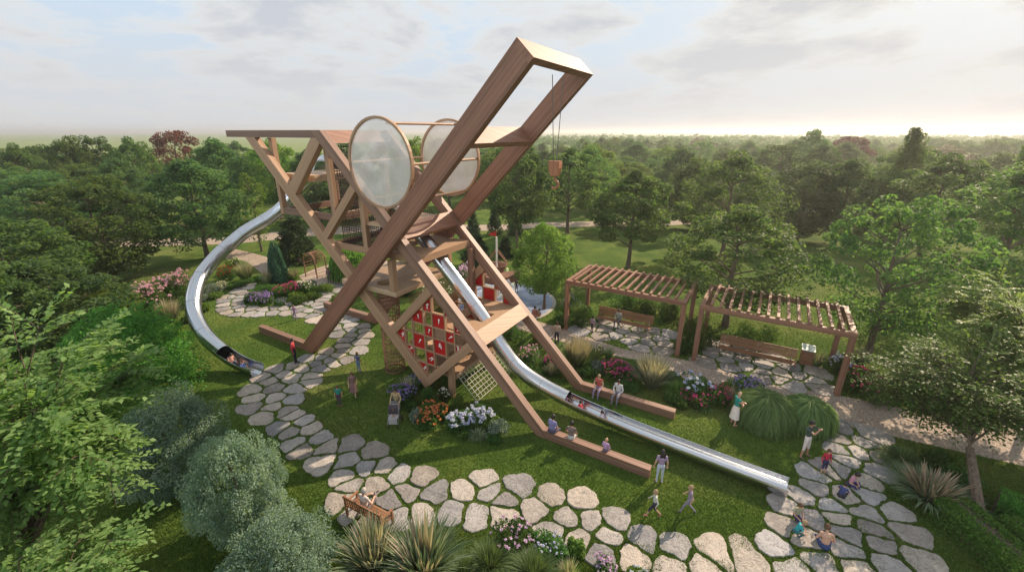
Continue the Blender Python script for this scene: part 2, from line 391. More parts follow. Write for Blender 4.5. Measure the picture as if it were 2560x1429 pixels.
# wire tunnel under the round hole
def cage(m):
    cu,cv,r=-9.75,.95,.56
    for k in range(24):
        t=2*math.pi*k/24; c,s=math.cos(t)*r,math.sin(t)*r
        m.rod(F(cu+c,cv+s,0),F(cu+c,cv+s,5.05),.016,n=4,cap=False)
    for k in range(22):
        z=.05+k*.235; pts=[F(cu+math.cos(2*math.pi*i/20)*r,cv+math.sin(2*math.pi*i/20)*r,z) for i in range(21)]
        for a,b in zip(pts,pts[1:]): m.rod(a,b,.020 if k%3 else .034,n=4,cap=False)
    for ph in (0,2.1,4.2):
        pts=[F(cu+math.cos(ph+t*.33)*r*.9,cv+math.sin(ph+t*.33)*r*.9,2.2+t*.11) for t in range(26)]
        for a,b in zip(pts,pts[1:]): m.rod(a,b,.018,n=4,cap=False)
tpart('rope_tunnel',M['rope_rust'],cage)
# play wall with red panels, near and far
def playwall(v,sgn,red=M['red']):
    bars=MB(); us=[-9.2]; zs=[.30]
    for i in range(14): us.append(us[-1]+(.56,.80)[i%2])
    for j in range(11): zs.append(zs[-1]+(.84,.60,.76)[j%3])
    base=[*S(-5.398,-.002),*D(7.452,11.448)]; th=.065
    for u in us: prism(bars,region(*base,*Ub(u-th/2,u+th/2)),v,v+.16,(0,1))
    for z in zs:
        prism(bars,region(*base,*Zb(z-th/2,z+th/2)),v+.012,v+.148,(1,0))
    w=bars.build('play_wall',M['pale'],tower)
    k=0
    for i in range(len(us)-1):
        for j in range(len(zs)-1):
            if (i+j)%2: continue
            if (i*7+j*3)%11==4: continue
            pg=region(*base,*Ub(us[i]+th/2,us[i+1]-th/2),*Zb(zs[j]+th/2,zs[j+1]-th/2))
            if len(pg)<3: continue
            mb=MB(); prism(mb,pg,v+.06,v+.08,(1,0)); o=mb.build('red_panel',red,w)
            cu=sum(q[0] for q in pg)/len(pg); cz=sum(q[1] for q in pg)/len(pg)
            w_=max(q[0] for q in pg)-min(q[0] for q in pg)
            if w_<.3 or not sgn: continue
            mk=MB(); rr=random.Random(i*31+j)
            for q in range(rr.choice((1,1,2))):
                an=rr.uniform(.3,2.6); L=rr.uniform(.11,.16); cx=cu+(rr.uniform(-.09,.09) if q else 0); cz2=cz+(rr.uniform(-.12,.12) if q else 0)
                c_,s_=math.cos(an),math.sin(an)
                sh=[(-L,-.018),(L*.3,-.03),(L*.55,-.06),(L,-.05),(L,.03),(L*.6,.045),(L*.2,.02),(-L,.012)]
                prism(mk,[(cx+x*c_-y*s_,cz2+x*s_+y*c_) for x,y in sh],v+.045,v+.0605,(1,0))
            mk.build('cut_out_mark',M['white'],o)
playwall(.10,True); playwall(4.50,False)
tpart('climbing_pole',M['red'],lambda m:m.rod(F(-6.6,2.9,2.56),F(-6.6,2.9,3.85),.16,n=14))
# round windows
for v in (-.12,4.86):
    cu,cz,rr=-8.2,11.63,1.97
    def ring(m):
        n=44; off=0
        for i in range(n):
            t0,t1=2*math.pi*i/n,2*math.pi*(i+1)/n
            q=[]
            for t in (t0,t1):
                q.append([F(cu+math.cos(t)*r,v+w,cz+math.sin(t)*r) for r,w in ((rr-.05,-.07),(rr+.06,-.07),(rr+.06,.07),(rr-.05,.07))])
            for a in range(4):
                b=(a+1)%4; m.poly([q[0][a],q[0][b],q[1][b],q[1][a]],(q[1][0]-q[0][0]),i*.3)
    fr=tpart('window_ring',M['pale'],ring)
    def mem(m):
        n=44;rings=10
        def P(t,k):
            r=(rr-.04)*k/rings; w=.05*math.sin(3*t+k*.9)*(1-k/rings)*k/rings*2+.10*(1-(k/rings)**2)
            return F(cu+math.cos(t)*r,v-w*(1 if v<0 else -1),cz+math.sin(t)*r)
        for k in range(rings):
            for i in range(n):
                t0,t1=2*math.pi*i/n,2*math.pi*(i+1)/n
                if k==0: m.poly([P(0,0),P(t0,1),P(t1,1)],EU,sm=True)
                else: m.poly([P(t0,k),P(t0,k+1),P(t1,k+1),P(t1,k)],EU,sm=True)
    mo=tpart('window_membrane',M['membrane'],mem,parent=fr)
for du,dz in ((.6,1.72),(-1.9,.0),(1.9,.03),(1.0,-1.67),(-1.0,-1.67)):
    tpart('window_pole',M['pale'],lambda m:m.rod(F(-8.2+du,-.05,11.63+dz),F(-8.2+du,4.80,11.63+dz),.065,n=10))
# ------------------------------------------------------------------ slides
def cr(P,n):
    P=[Vector(p) for p in P]; P=[P[0]*2-P[1]]+P+[P[-1]*2-P[-2]]; out=[]
    for i in range(1,len(P)-2):
        for k in range(n):
            t=k/n; a,b,c,d=P[i-1],P[i],P[i+1],P[i+2]
            out.append(.5*((2*b)+(c-a)*t+(2*a-5*b+4*c-d)*t*t+(3*b-a-3*c+d)*t*t*t))
    out.append(P[-2]); return out
def sweep(mb,path,r,a0,a1,seg,closed,flare=None):
    rings=[]; L=0; Ls=[]
    for i,p in enumerate(path):
        t=(path[min(i+1,len(path)-1)]-path[max(i-1,0)]).normalized(); sd_=t.cross(EZ).normalized(); un=sd_.cross(t)
        if i: L+=(p-path[i-1]).length
        Ls.append(L); rr=r
        row=[]
        for k in range(seg+(0 if closed else 1)):
            a=a0+(a1-a0)*k/seg; row.append(p+(sd_*math.cos(a)+un*math.sin(a))*rr)
        rings.append(row)
    n=len(rings[0])
    for i in range(len(rings)-1):
        for k in range(n if closed else n-1):
            j=(k+1)%n; b=len(mb.v)
            mb.poly([rings[i][k],rings[i][j],rings[i+1][j],rings[i+1][k]],sm=True)
            w=r*(a1-a0)/seg
            mb.uv[-1]=[(Ls[i],k*w),(Ls[i],(k+1)*w),(Ls[i+1],(k+1)*w),(Ls[i+1],k*w)]
    return rings
def slide(name,label,P,r,split,n=10):
    root=thing(name,label,'slide',tuple(Vector((P[-1][0],P[-1][1],0)) if not isinstance(P[-1],Vector) else Vector((P[-1].x,P[-1].y,0))))
    path=cr(P,n); k=split*n
    def shell(pth,a0,a1,seg,closed,nm):
        mb=MB(); o=sweep(mb,pth,r,a0,a1,seg,closed); i_=sweep(mb,pth,r-.02,a0,a1,seg,closed)
        def rim(A,B):
            for q in range(len(A)-(0 if closed else 1)):
                j=(q+1)%len(A); mb.poly([A[q],A[j],B[j],B[q]])
        rim(o[0],i_[0]); rim(o[-1],i_[-1])
        if not closed:
            for e in (0,-1):
                for q in range(len(o)-1):
                    mb.poly([o[q][e],o[q+1][e],i_[q+1][e],i_[q][e]])
                pts=[o[q][e] for q in range(len(o))]; mb.tube(pts,.022,6)
        mb.build(nm,M['steel'],root)
    shell(path[:k+1],0,2*math.pi,28,True,'closed_tube')
    shell(path[k:],math.pi*.90,math.pi*2.10,22,False,'open_chute')
    # joint collars
    cl=MB()
    for q in range(6,k,14):
        t=(path[q+1]-path[q]).normalized(); s2=sweep(cl,[path[q]-t*.012,path[q]+t*.012],r+.006,0,2*math.pi,28,True)
    cl.build('joint_collar',M['metal_grey'],root)
    return root,path
sl_right=[F(-9.9,2.4,9.2),F(-9.2,2.4,8.65),F(-8.2,2.4,7.62),F(-7.2,2.4,6.65),F(-6.14,2.4,5.62),F(-4.75,2.4,4.2),F(-3.85,2.4,3.15),F(-3.2,2.4,2.35),F(-2.3,2.4,1.55),F(-1.0,2.42,1.02),F(.45,2.4,.72),F(2.2,2.28,.58),F(4.1,2.14,.50),F(7.37,1.96,.44),F(9.75,1.85,.42)]
r1,path_r=slide('tube_slide','long straight chrome slide running from the tower towards the right path',sl_right,.39,10)
sl_left=[F(-15.0,3.0,11.28),F(-17.6,4.0,11.2),F(-19.3,4.7,10.6),F(-21.0,4.2,9.35),F(-22.2,3.2,7.85),F(-22.9,2.1,7.05),F(-23.4,1.15,6.5),F(-23.65,.2,5.85),F(-23.55,-.85,5.25),F(-23.2,-2.2,4.3),F(-22.2,-3.25,3.45),F(-21.2,-3.85,2.6),F(-19.8,-4.1,1.7),F(-18.4,-4.0,1.0),F(-17.1,-3.8,.58),F(-15.8,-3.6,.47)]
r2,path_l=slide('tube_slide','curved chrome slide looping round the left end of the tower to the lawn',sl_left,.43,13)
# ------------------------------------------------------------------ hanging hook
hk=thing('crane_hook','orange brown pulley block and hook hanging on two cables from the jib end','hook',tuple(F(-.62,2.4,10.7)))
mb=MB(); 
for v0,v1 in ((1.75,2.22),(2.75,2.52)): mb.rod(F(-.55,v0,15.02),F(-.62,v1,11.85),.016,n=5)
mb.build('cable',M['cable'],hk)
mb=MB(); n1=[(-.25,0),(.25,0),(.25,-.28),(.15,-.60),(-.15,-.60),(-.25,-.28)]
A=[F(-.62+x,2.24,11.86+z) for x,z in n1]; B=[F(-.62+x,2.54,11.86+z) for x,z in n1]
mb.poly(A,EZ); mb.poly(B[::-1],EZ)
for i in range(6): j=(i+1)%6; mb.poly([A[j],A[i],B[i],B[j]],EV)
mb.build('pulley_block',M['hook'],hk)
mb=MB(); pts=[F(-.62,2.39,11.28),F(-.62,2.39,11.08)]+[F(-.62+.0+.17*math.sin(a),2.39,10.93+.17*math.cos(a)-.02) for a in [R_(x) for x in range(10,260,25)]]
mb.tube(pts,[.045,.045]+[.05]*7+[.045,.035,.02],8); mb.build('hook',M['hook'],hk)
# ------------------------------------------------------------------ pergolas
def pergola(u0,u1,v0,v1,h,nr,label):
    r=thing('pergola',label,'pergola',tuple(F((u0+u1)/2,(v0+v1)/2,0)),group='timber pergolas over the benches')
    t=.26
    for uu in (u0,u1):
        for vv in (v0,v1):
            mb=MB(); ubox(mb,uu-t/2,uu+t/2,vv-t/2,vv+t/2,0,h-.29); mb.build('post',M['perg'],r)
    for vv in (v0,v1): mb=MB(); ubox(mb,u0-t/2,u1+t/2,vv-t/2+.01,vv+t/2-.01,h-.288,h); mb.build('long_beam',M['perg'],r)
    for uu in (u0,u1): mb=MB(); ubox(mb,uu-t/2+.01,uu+t/2-.01,v0+t/2+.002,v1-t/2-.002,h-.28,h-.004); mb.build('side_beam',M['perg'],r)
    for i in range(nr):
        uu=u0+(u1-u0)*(i+1)/(nr+1); mb=MB(); ubox(mb,uu-.07,uu+.07,v0-.10,v1+.10,h+.003,h+.145); mb.build('rafter',M['perg'],r)
    return r
pergola(-3.5,3.95,11.05,15.0,3.62,14,'left brown timber pergola over the bench with a seated man')
pergola(4.95,12.0,10.95,14.9,3.62,14,'right brown timber pergola over an empty bench beside the litter bin')
def slat_bench(c,L,label):
    r=thing('bench',label,'bench',tuple(c),group='long slatted benches under the pergolas'); cu,cv=UV(c)
    u0,u1=cu-L/2,cu+L/2
    mb=MB()
    for k in range(7): ubox(mb,u0,u1,cv-.32+k*.085,cv-.32+k*.085+.064,.44,.475)
    mb.build('seat',M['bench'],r); mb=MB()
    for k in range(7): z=.56+k*.082; ubox(mb,u0,u1,cv+.30+k*.022,cv+.335+k*.022,z,z+.064)
    mb.build('backrest',M['bench'],r)
    for uu in (u0+.25,(u0+u1)/2,u1-.25):
        mb=MB(); ubox(mb,uu-.025,uu+.025,cv-.28,cv-.23,0,.437); ubox(mb,uu-.025,uu+.025,cv+.24,cv+.29,0,.44); ubox(mb,uu-.024,uu+.024,cv-.28,cv+.29,.39,.436)
        mb.beam(F(uu,cv+.31,.44),F(uu,cv+.47,1.06),.05,.04,EU); mb.build('leg',M['metal_grey'],r)
    return r
b1=F(-.15,13.3,0); b2=F(8.1,12.8,0)
slat_bench(b1,3.9,'long slatted bench under the left pergola with a man sitting on it')
slat_bench(b2,4.1,'empty long slatted bench under the right pergola')
# litter bin
g=G(2012,908); lb=thing('litter_bin','square slatted wooden litter bin with pale tilted lid beside the right bench','litter bin',tuple(g)); lu,lv=UV(g)
mb=MB(); ubox(mb,lu-.26,lu+.26,lv-.26,lv+.26,.03,.92); mb.build('liner',M['black'],lb)
mb=MB()
for k in range(12):
    z=.05+k*.073
    for a in ((lu-.31,lu+.31,lv-.31,lv-.275),(lu-.31,lu+.31,lv+.275,lv+.31),(lu-.31,lu-.275,lv-.272,lv+.272),(lu+.275,lu+.31,lv-.272,lv+.272)): ubox(mb,*a,z,z+.055)
mb.build('slats',M['bench'],lb)
mb=MB(); m_l=flat('bin_lid_paint',(0.50,0.58,0.54),.3)
c=[F(lu-.34,lv-.34,.96),F(lu+.34,lv-.34,.96),F(lu+.34,lv+.34,.98),F(lu-.34,lv+.34,.98)]; d=[q+EZ*.04 for q in c]; d[2]+=EZ*.1; d[3]+=EZ*.1; mb.hexa(c+d,EU); mb.build('lid',m_l,lb)
# ------------------------------------------------------------------ ground, lawn, paths, pool
def m_grass():
    m,nt,b=mat('lawn_grass'); g=N(nt,'ShaderNodeNewGeometry'); P=g.outputs['Position']
    a=noise(nt,P,0.35,4,.55,.3); f=noise(nt,P,6.0,5,.7); h=noise(nt,P,38,3,.7)
    t=mth(nt,'ADD',mth(nt,'MULTIPLY',a,.45),mth(nt,'ADD',mth(nt,'MULTIPLY',f,.33),mth(nt,'MULTIPLY',h,.22)))
    c=ramp(nt,t,[(.36,(.030,.066,.012)),(.5,(.066,.118,.020)),(.64,(.150,.180,.040))])
    pt=noise(nt,P,.16,3,.5,.5); c=mixc(nt,ramp(nt,pt,[(.50,0.0),(.68,.55)]),c,(.165,.165,.055))
    # wide dry-green plain far away from the garden
    sp=N(nt,'ShaderNodeSeparateXYZ'); nt.links.new(P,sp.inputs[0])
    far=mth(nt,'MULTIPLY',mth(nt,'SUBTRACT',sp.outputs[1],70.0),0.012,clamp=True)
    far=mth(nt,'MINIMUM',far,1.0)
    c2=mixc(nt,far,c,(.15,.20,.055)); nt.links.new(c2,b.inputs['Base Color'])
    b.inputs['Roughness'].default_value=1.0; b.inputs['Specular IOR Level'].default_value=.1
    bump(nt,b,mth(nt,'ADD',f,mth(nt,'MULTIPLY',h,.5)),.9,.06); return m
M['grass']=m_grass()
gm=MB(); gm.poly([(-6000,-300,0),(6000,-300,0),(6000,9000,0),(-6000,9000,0)]); one('ground',M['grass'],None,None,gm,kind='structure')
def m_gravel():
    m,nt,b=mat('gravel'); g=N(nt,'ShaderNodeNewGeometry'); P=g.outputs['Position']
    v=N(nt,'ShaderNodeTexVoronoi'); v.inputs['Scale'].default_value=14; nt.links.new(P,v.inputs[0])
    a=noise(nt,P,.8,3); w=N(nt,'ShaderNodeTexWhiteNoise'); nt.links.new(v.outputs['Position'],w.inputs[0])
    t=mth(nt,'ADD',mth(nt,'MULTIPLY',w.outputs[0],.6),mth(nt,'MULTIPLY',a,.4))
    nt.links.new(ramp(nt,t,[(.1,(.17,.13,.10)),(.5,(.30,.235,.185)),(.9,(.44,.37,.30))]),b.inputs['Base Color']); b.inputs['Roughness'].default_value=.95
    bump(nt,b,v.outputs[0],-.6,.03); return m
M['gravel']=m_gravel()
def strip(name,up_,lo_,z,m,kind='structure',sub=6):
    U=cr([G(x,y) for x,y in up_],sub); L=cr([G(x,y) for x,y in lo_],sub); n=min(len(U),len(L)); 
    def rs(P,n):
        P=[Vector((p.x,p.y,0)) for p in P]; d=[0]
        for a,b in zip(P,P[1:]): d.append(d[-1]+(b-a).length)
        out=[]
        for i in range(n):
            t=d[-1]*i/(n-1); k=max(j for j in range(len(d)) if d[j]<=t+1e-9); k=min(k,len(P)-2)
            out.append(P[k].lerp(P[k+1],(t-d[k])/max(1e-9,d[k+1]-d[k])))
        return out
    U=rs(U,n);L=rs(L,n); mb=MB()
    for i in range(n-1):
        mb.poly([L[i]+EZ*z,L[i+1]+EZ*z,U[i+1]+EZ*z,U[i]+EZ*z])
    return one(name,m,None,None,mb,kind=kind)
strip('path',[(1290,790),(1335,800),(1440,832),(1560,872),(1690,895),(1790,918),(1900,955),(2080,985),(2200,1008),(2350,1035),(2560,1065),(2700,1080)],
      [(1290,822),(1330,832),(1420,858),(1520,885),(1640,912),(1730,955),(1840,995),(1990,1015),(2110,1062),(2230,1090),(2400,1128),(2560,1165),(2700,1200)],.006,M['gravel'])
strip('path',[(560,618),(600,625),(660,640),(700,655)],[(560,645),(610,652),(640,672),(668,690)],.006,M['gravel'])
strip('path',[(745,690),(800,668),(860,655),(930,650),(1000,655)],[(770,712),(830,722),(870,715),(930,700),(1000,690)],.010,M['gravel'])
strip('path',[(-100,602),(200,598),(560,593),(760,572),(1000,560),(1220,562),(1340,557),(1500,553),(1700,550),(1900,528),(2080,518),(2300,512)],
      [(-100,622),(200,618),(560,610),(760,592),(1000,576),(1220,577),(1340,570),(1500,566),(1700,562),(1900,540),(2080,530),(2300,523)],.014,M['gravel'])
# splash pool
pc=G(1248,752); PR=4.35
def m_pool():
    m,nt,b=mat('splash_pool_water'); g=N(nt,'ShaderNodeNewGeometry'); P=g.outputs['Position']
    a=noise(nt,P,.7,5,.6,1.0); f=noise(nt,P,5,4,.6)
    nt.links.new(ramp(nt,a,[(.35,(.16,.22,.38)),(.55,(.30,.36,.50)),(.75,(.55,.58,.66))]),b.inputs['Base Color'])
    b.inputs['Roughness'].default_value=.12; bump(nt,b,f,.35,.03); return m
def disc(name,c,r,z,m,n=64,kind='structure'):
    mb=MB(); mb.poly([(c[0]+math.cos(2*math.pi*i/n)*r,c[1]+math.sin(2*math.pi*i/n)*r,z) for i in range(n)]); return one(name,m,None,None,mb,kind=kind)
M['pave']=flat('pool_kerb_stone',(.36,.33,.30),.8)
disc('pool_edge',pc,PR+.28,.016,M['pave']); disc('water',pc,PR,.024,m_pool())
# ------------------------------------------------------------------ flagstones
def m_stone():
    m,nt,b=mat('flagstone'); tc=N(nt,'ShaderNodeTexCoord'); oi=N(nt,'ShaderNodeObjectInfo'); g=N(nt,'ShaderNodeNewGeometry')
    P=g.outputs['Position']
    a=noise(nt,P,1.3,6,.62,.8); f=noise(nt,P,9,6,.7,.3); v=N(nt,'ShaderNodeTexNoise'); v.inputs['Scale'].default_value=2.2; v.inputs['Detail'].default_value=5; v.inputs['Distortion'].default_value=2.5; nt.links.new(P,v.inputs['Vector'])
    crack=ramp(nt,v.outputs[0],[(.485,0.0),(.5,1.0),(.515,0.0)])
    t=mth(nt,'ADD',mth(nt,'MULTIPLY',a,.5),mth(nt,'ADD',mth(nt,'MULTIPLY',f,.3),mth(nt,'MULTIPLY',oi.outputs['Random'],.34)))
    c=ramp(nt,t,[(.30,(.16,.15,.142)),(.50,(.285,.268,.25)),(.74,(.43,.40,.365))])
    wn_=N(nt,'ShaderNodeTexWhiteNoise',noise_dimensions='1D'); nt.links.new(mth(nt,'MULTIPLY',oi.outputs['Random'],91.7),wn_.inputs['W'])
    c=mixc(nt,.55,c,mixc(nt,wn_.outputs['Value'],(.72,.78,.92),(1.12,.98,.82)),'MULTIPLY'); c=mixc(nt,1.0,c,(.98,.98,.98),'MULTIPLY')
    c=mixc(nt,mth(nt,'MULTIPLY',crack,.45),c,(.13,.115,.105)); nt.links.new(c,b.inputs['Base Color']); b.inputs['Roughness'].default_value=.85
    bump(nt,b,mth(nt,'SUBTRACT',mth(nt,'ADD',a,mth(nt,'MULTIPLY',f,.5)),mth(nt,'MULTIPLY',crack,.3)),.8,.07); return m
M['stone']=m_stone()
def cv(sc,ox,oy,s): 
    v=[float(q) for q in s.replace(',',' ').split()]; return [(v[i]/sc+ox,v[i+1]/sc+oy) for i in range(0,len(v),2)]
SP=[]
SP+=[p for p in cv(2.701,500,900,"517 65 685 57 822 57 570 100 618 122 750 112 425 118 468 145 740 150 355 200 497 192 640 195 370 262 510 257 622 272 350 315 500 318 580 345 440 380 632 380 695 413 545 455 610 485 740 470 640 565 690 605 805 530 868 593 1005 575 1165 625 1003 675 1125 725 830 690 975 790 1240 725 1340 775 1490 795 1010 850 1190 840 1390 900 1585 900 1300 950 1490 1040 1340 1070 1150 1080 1050 1010 960 950")]
SP+=cv(3.2,1100,1000,"190 730 400 730 625 695 520 800 885 780 1130 810 100 890 290 920 500 915 765 865 1015 945 1205 960 1395 965 900 1060 1100 1120 1350 1095 1610 1115 1885 1185 2200 1220 2450 1260 1290 1220 1545 1245 1860 1340 2110 1330 350 650")
SP+=cv(2.701,1800,900,"810 460 795 530 1020 510 975 560 800 605 940 625 1065 650 855 680 805 735 635 770 715 730 975 815 650 870 560 930 855 925 1010 925 1060 750 450 990 740 985 990 1035 600 1055 795 1070 1170 1030 440 1120 570 1210 860 1170 1025 1135 1270 1165 1085 1250 385 1270 855 1290 665 1360 930 1405 1140 1380 1345 1350 500 1405")
SP+=cv(2.909,1320,620,"385 600 450 575 565 535 625 565 700 562 555 595 540 640 635 635 690 602 755 640 740 675 855 632 910 608 1020 628 955 660 875 690 820 720 975 740 985 700 795 600 450 540 1380 705 1365 735 1345 770 1295 822 1450 775 1440 815 1560 755 1555 808 1470 860 1590 862 1705 845 1780 800 1700 900 1715 945 1830 960 1840 910 1910 870 2095 908 2075 965 2125 1015 1920 1000 1980 930")
SP+=cv(7.111,540,600,"140 1025 290 1010 165 1090 365 1075 160 1155 355 1140 155 1230 395 1195 425 1250 225 1285 370 1315 445 960 430 1010 430 845 405 915 560 850 500 790 610 785 610 1225 600 1315 870 1240 1020 1215 770 1320 1000 1295 1200 1215 1390 1135 1430 1185 1260 1290 1530 1330 1640 1265 1700 1345 1500 1240 1625 1115 1640 1045 1750 1010 1930 955 1960 1005 1870 1070 1830 1140 1860 1200 1830 1260 1800 1400 2110 895 2180 820 640 740 700 710")
SP+=cv(2.977,620,640,"455 450 640 535 725 463 750 480 765 515 850 527 855 558 780 550 675 580 770 590 870 592 735 625 830 640 710 672 705 705 595 715 670 742 810 705 720 775 635 805 540 760 600 775 510 795 440 768 550 835 410 838 335 822 530 400 560 375")
G_=[]
for x,y in SP:
    g=G(x,y)
    if all((g-h).length>.36 for h,_ in G_): G_.append((g,(x,y)))
LM=[]   # landmarks: (pixel x, y, words)
def landmark(x,y,w): LM.append((x,y,w))
STONES=[]
def stones():
    rr=random.Random(3); P=[Vector((g.x,g.y)) for g,_ in G_]
    for i,p in enumerate(P):
        nb=sorted(range(len(P)),key=lambda j:(P[j]-p).length)[1:14]
        d=[(P[j]-p).length for j in nb]; rmax=min(.95,max(.34,sum(d[:4])/4*.68)); nk=30
        poly=[(p.x+math.cos(2*math.pi*k/nk)*rmax,p.y+math.sin(2*math.pi*k/nk)*rmax) for k in range(nk)]
        for j in nb:
            q=P[j]; n=(q-p); L=n.length
            if L>2*rmax: continue
            n/=L; gap=.035+.02*rr.random(); poly=clip(poly,n.x,n.y,n.dot(p)+L/2-gap)
        if len(poly)<3: continue
        # resample, chisel corners, roughen
        pts=[]
        for a,b in zip(poly,poly[1:]+poly[:1]):
            L=math.dist(a,b); k=max(1,int(L/.12))
            for t in range(k): pts.append(Vector((a[0]+(b[0]-a[0])*t/k,a[1]+(b[1]-a[1])*t/k)))
        for _ in range(1): pts=[(pts[k-1]+pts[k]*2+pts[(k+1)%len(pts)])/4 for k in range(len(pts))]
        c=sum(pts,Vector((0,0)))/len(pts); ph=[rr.uniform(0,6.28) for _ in range(4)]
        out=[]
        for q in pts:
            a=math.atan2(q.y-c.y,q.x-c.x); s=1+.075*math.sin(3*a+ph[0])+.035*math.sin(5*a+ph[1])+.03*math.sin(9*a+ph[2])+rr.uniform(-.03,.03)
            out.append(c+(q-c)*s*.97)
        h=rr.uniform(.035,.065); tl=Vector((rr.uniform(-.02,.02),rr.uniform(-.02,.02))); mb=MB(); n=len(out)
        def ringz(s,z,j): return [Vector((c.x+(q.x-c.x)*s,c.y+(q.y-c.y)*s,z+tl.dot(q-c)+ (rr.uniform(-.006,.006) if j else 0))) for q in out]
        R0=ringz(1.0,0,0);R1=ringz(.99,h*.7,0);R2=ringz(.95,h,1);R3=ringz(.55,h+.008,1); C=Vector((c.x,c.y,h+.006))
        for q in R0: q.z=-.02
        for A,B in ((R0,R1),(R1,R2),(R2,R3)):
            for k in range(n): l=(k+1)%n; mb.poly([A[k],A[l],B[l],B[k]])
        for k in range(n): mb.poly([R3[k],R3[(k+1)%n],C],sm=True)
        o=one('flagstone',M['stone'],'x','flagstone',mb,loc=(c.x,c.y,0),group='flagstones of the garden paths'); STONES.append((o,*PX((c.x,c.y,.05))[:2]))
stones()
ORD=['nearest','second nearest','third nearest','fourth nearest','fifth nearest','sixth nearest','seventh nearest','eighth nearest','ninth nearest','tenth nearest','eleventh nearest','twelfth nearest','thirteenth nearest','fourteenth nearest','fifteenth nearest']
def autolabel(items,noun,lms=None):
    g={}
    for o,x,y in items:
        l=min(lms or LM,key=lambda q:math.hypot(q[0]-x,(q[1]-y)*1.3)); dx,dy=x-l[0],y-l[1]
        d='left of' if dx<0 and abs(dx)>abs(dy)*1.2 else 'right of' if dx>0 and abs(dx)>abs(dy)*1.2 else 'behind' if dy<0 else 'in front of'
        g.setdefault((l,d),[]).append((math.hypot(dx,dy),o))
    for (l,d),L in g.items():
        for k,(_,o) in enumerate(sorted(L,key=lambda q:q[0])):
            o['label']=('%s %s %s %s'%(ORD[min(k,14)],noun,d,l[2])).strip()
# ------------------------------------------------------------------ foliage tools
def npmesh(name,V,Fq,mats,tint=None,mi=None):
    me=bpy.data.meshes.new(name); k=Fq.shape[1]; nf=len(Fq)
    me.vertices.add(len(V)); me.vertices.foreach_set('co',V.astype(np.float32).ravel())
    me.loops.add(nf*k); me.loops.foreach_set('vertex_index',Fq.astype(np.int32).ravel())
    me.polygons.add(nf); me.polygons.foreach_set('loop_start',np.arange(0,nf*k,k,dtype=np.int32)); me.polygons.foreach_set('loop_total',np.full(nf,k,dtype=np.int32))
    if mi is not None: me.polygons.foreach_set('material_index',mi.astype(np.int32))
    for m in mats: me.materials.append(m)
    if tint is not None:
        a=me.attributes.new('tint','FLOAT','FACE'); a.data.foreach_set('value',tint.astype(np.float32))
    me.update(calc_edges=True); return me
def leafmat(name,c1,c2,trans=.35,rough=.55,var=.5):
    m,nt,b=mat(name); at=N(nt,'ShaderNodeAttribute',attribute_name='tint'); oi=N(nt,'ShaderNodeObjectInfo')
    c=ramp(nt,at.outputs['Fac'],[(0.0,c1),(1.0,c2)])
    hs=N(nt,'ShaderNodeHueSaturation'); nt.links.new(c,hs.inputs['Color'])
    nt.links.new(mth(nt,'ADD',mth(nt,'MULTIPLY',oi.outputs['Random'],.035),.483),hs.inputs['Hue'])
    nt.links.new(mth(nt,'ADD',mth(nt,'MULTIPLY',oi.outputs['Random'],var),1-var/2),hs.inputs['Value'])
    nt.links.new(hs.outputs[0],b.inputs['Base Color']); b.inputs['Roughness'].default_value=rough; b.inputs['Specular IOR Level'].default_value=.12
    t=N(nt,'ShaderNodeBsdfTranslucent'); tc=mixc(nt,.5,hs.outputs[0],(.30,.34,.04),'MIX'); tc2=mixc(nt,1.0,hs.outputs[0],(1.5,1.5,.7),'MULTIPLY'); nt.links.new(tc2,t.inputs[0])
    mx=N(nt,'ShaderNodeMixShader'); mx.inputs[0].default_value=trans; nt.links.new(b.outputs[0],mx.inputs[1]); nt.links.new(t.outputs[0],mx.inputs[2])
    nt.links.new(mx.outputs[0],nt.nodes['Material Output'].inputs[0]); return m
def kites(P,L,W,rng,upb=.5,dirs=None,droop=0.0):
    """one kite shaped leaf per point, as two-ended quads"""
    n=len(P); d=rng.normal(size=(n,3)) if dirs is None else dirs+rng.normal(size=(n,3))*.45
    d[:,2]-=droop; d/=np.linalg.norm(d,axis=1)[:,None]+1e-9
    up=rng.normal(size=(n,3)); up[:,2]+=upb*3; s=np.cross(d,up); s/=np.linalg.norm(s,axis=1)[:,None]+1e-9
    l=(L*(.7+.6*rng.random(n)))[:,None]; w=(W*(.7+.6*rng.random(n)))[:,None]
    nn=np.cross(s,d)*.12*l
    V=np.stack([P-d*l*.5,P+s*w*.5+nn-d*l*.05,P+d*l*.5,P-s*w*.5+nn-d*l*.05],1).reshape(-1,3)
    Fq=np.arange(4*n).reshape(n,4); return V,Fq
def clumps(C,Rd,n,rng,shell=.55):
    """n points round each of the clump centres"""
    K=len(C); idx=rng.integers(0,K,n) if not isinstance(n,list) else None
    q=rng.normal(size=(n,3)); q/=np.linalg.norm(q,axis=1)[:,None]; r=rng.random(n)**(1/3)*(1-shell)+shell*(1-.25*rng.random(n)); r=np.minimum(r,1.05)
    return C[idx]+q*r[:,None]*Rd[idx], idx
L_={}
L_['spread']=leafmat('tree_leaf_green',(0.048,0.112,0.038),(0.135,0.205,0.074),.54)
L_['dark']=leafmat('tree_leaf_dark',(0.046,0.108,0.044),(0.115,0.185,0.078),.52)
L_['light']=leafmat('tree_leaf_light',(0.075,0.155,0.030),(0.18,0.25,0.07),.5)
L_['blue']=leafmat('shrub_leaf_grey_green',(0.085,0.155,0.120),(0.25,0.34,0.27),.4)
L_['red']=leafmat('tree_leaf_red',(.085,.025,.028),(.17,.065,.06),.35)
L_['blossom']=leafmat('tree_blossom_pale',(.10,.12,.06),(.40,.34,.32),.30)
L_['conifer']=leafmat('conifer_green',(0.026,0.062,0.026),(0.065,0.115,0.045),.25)
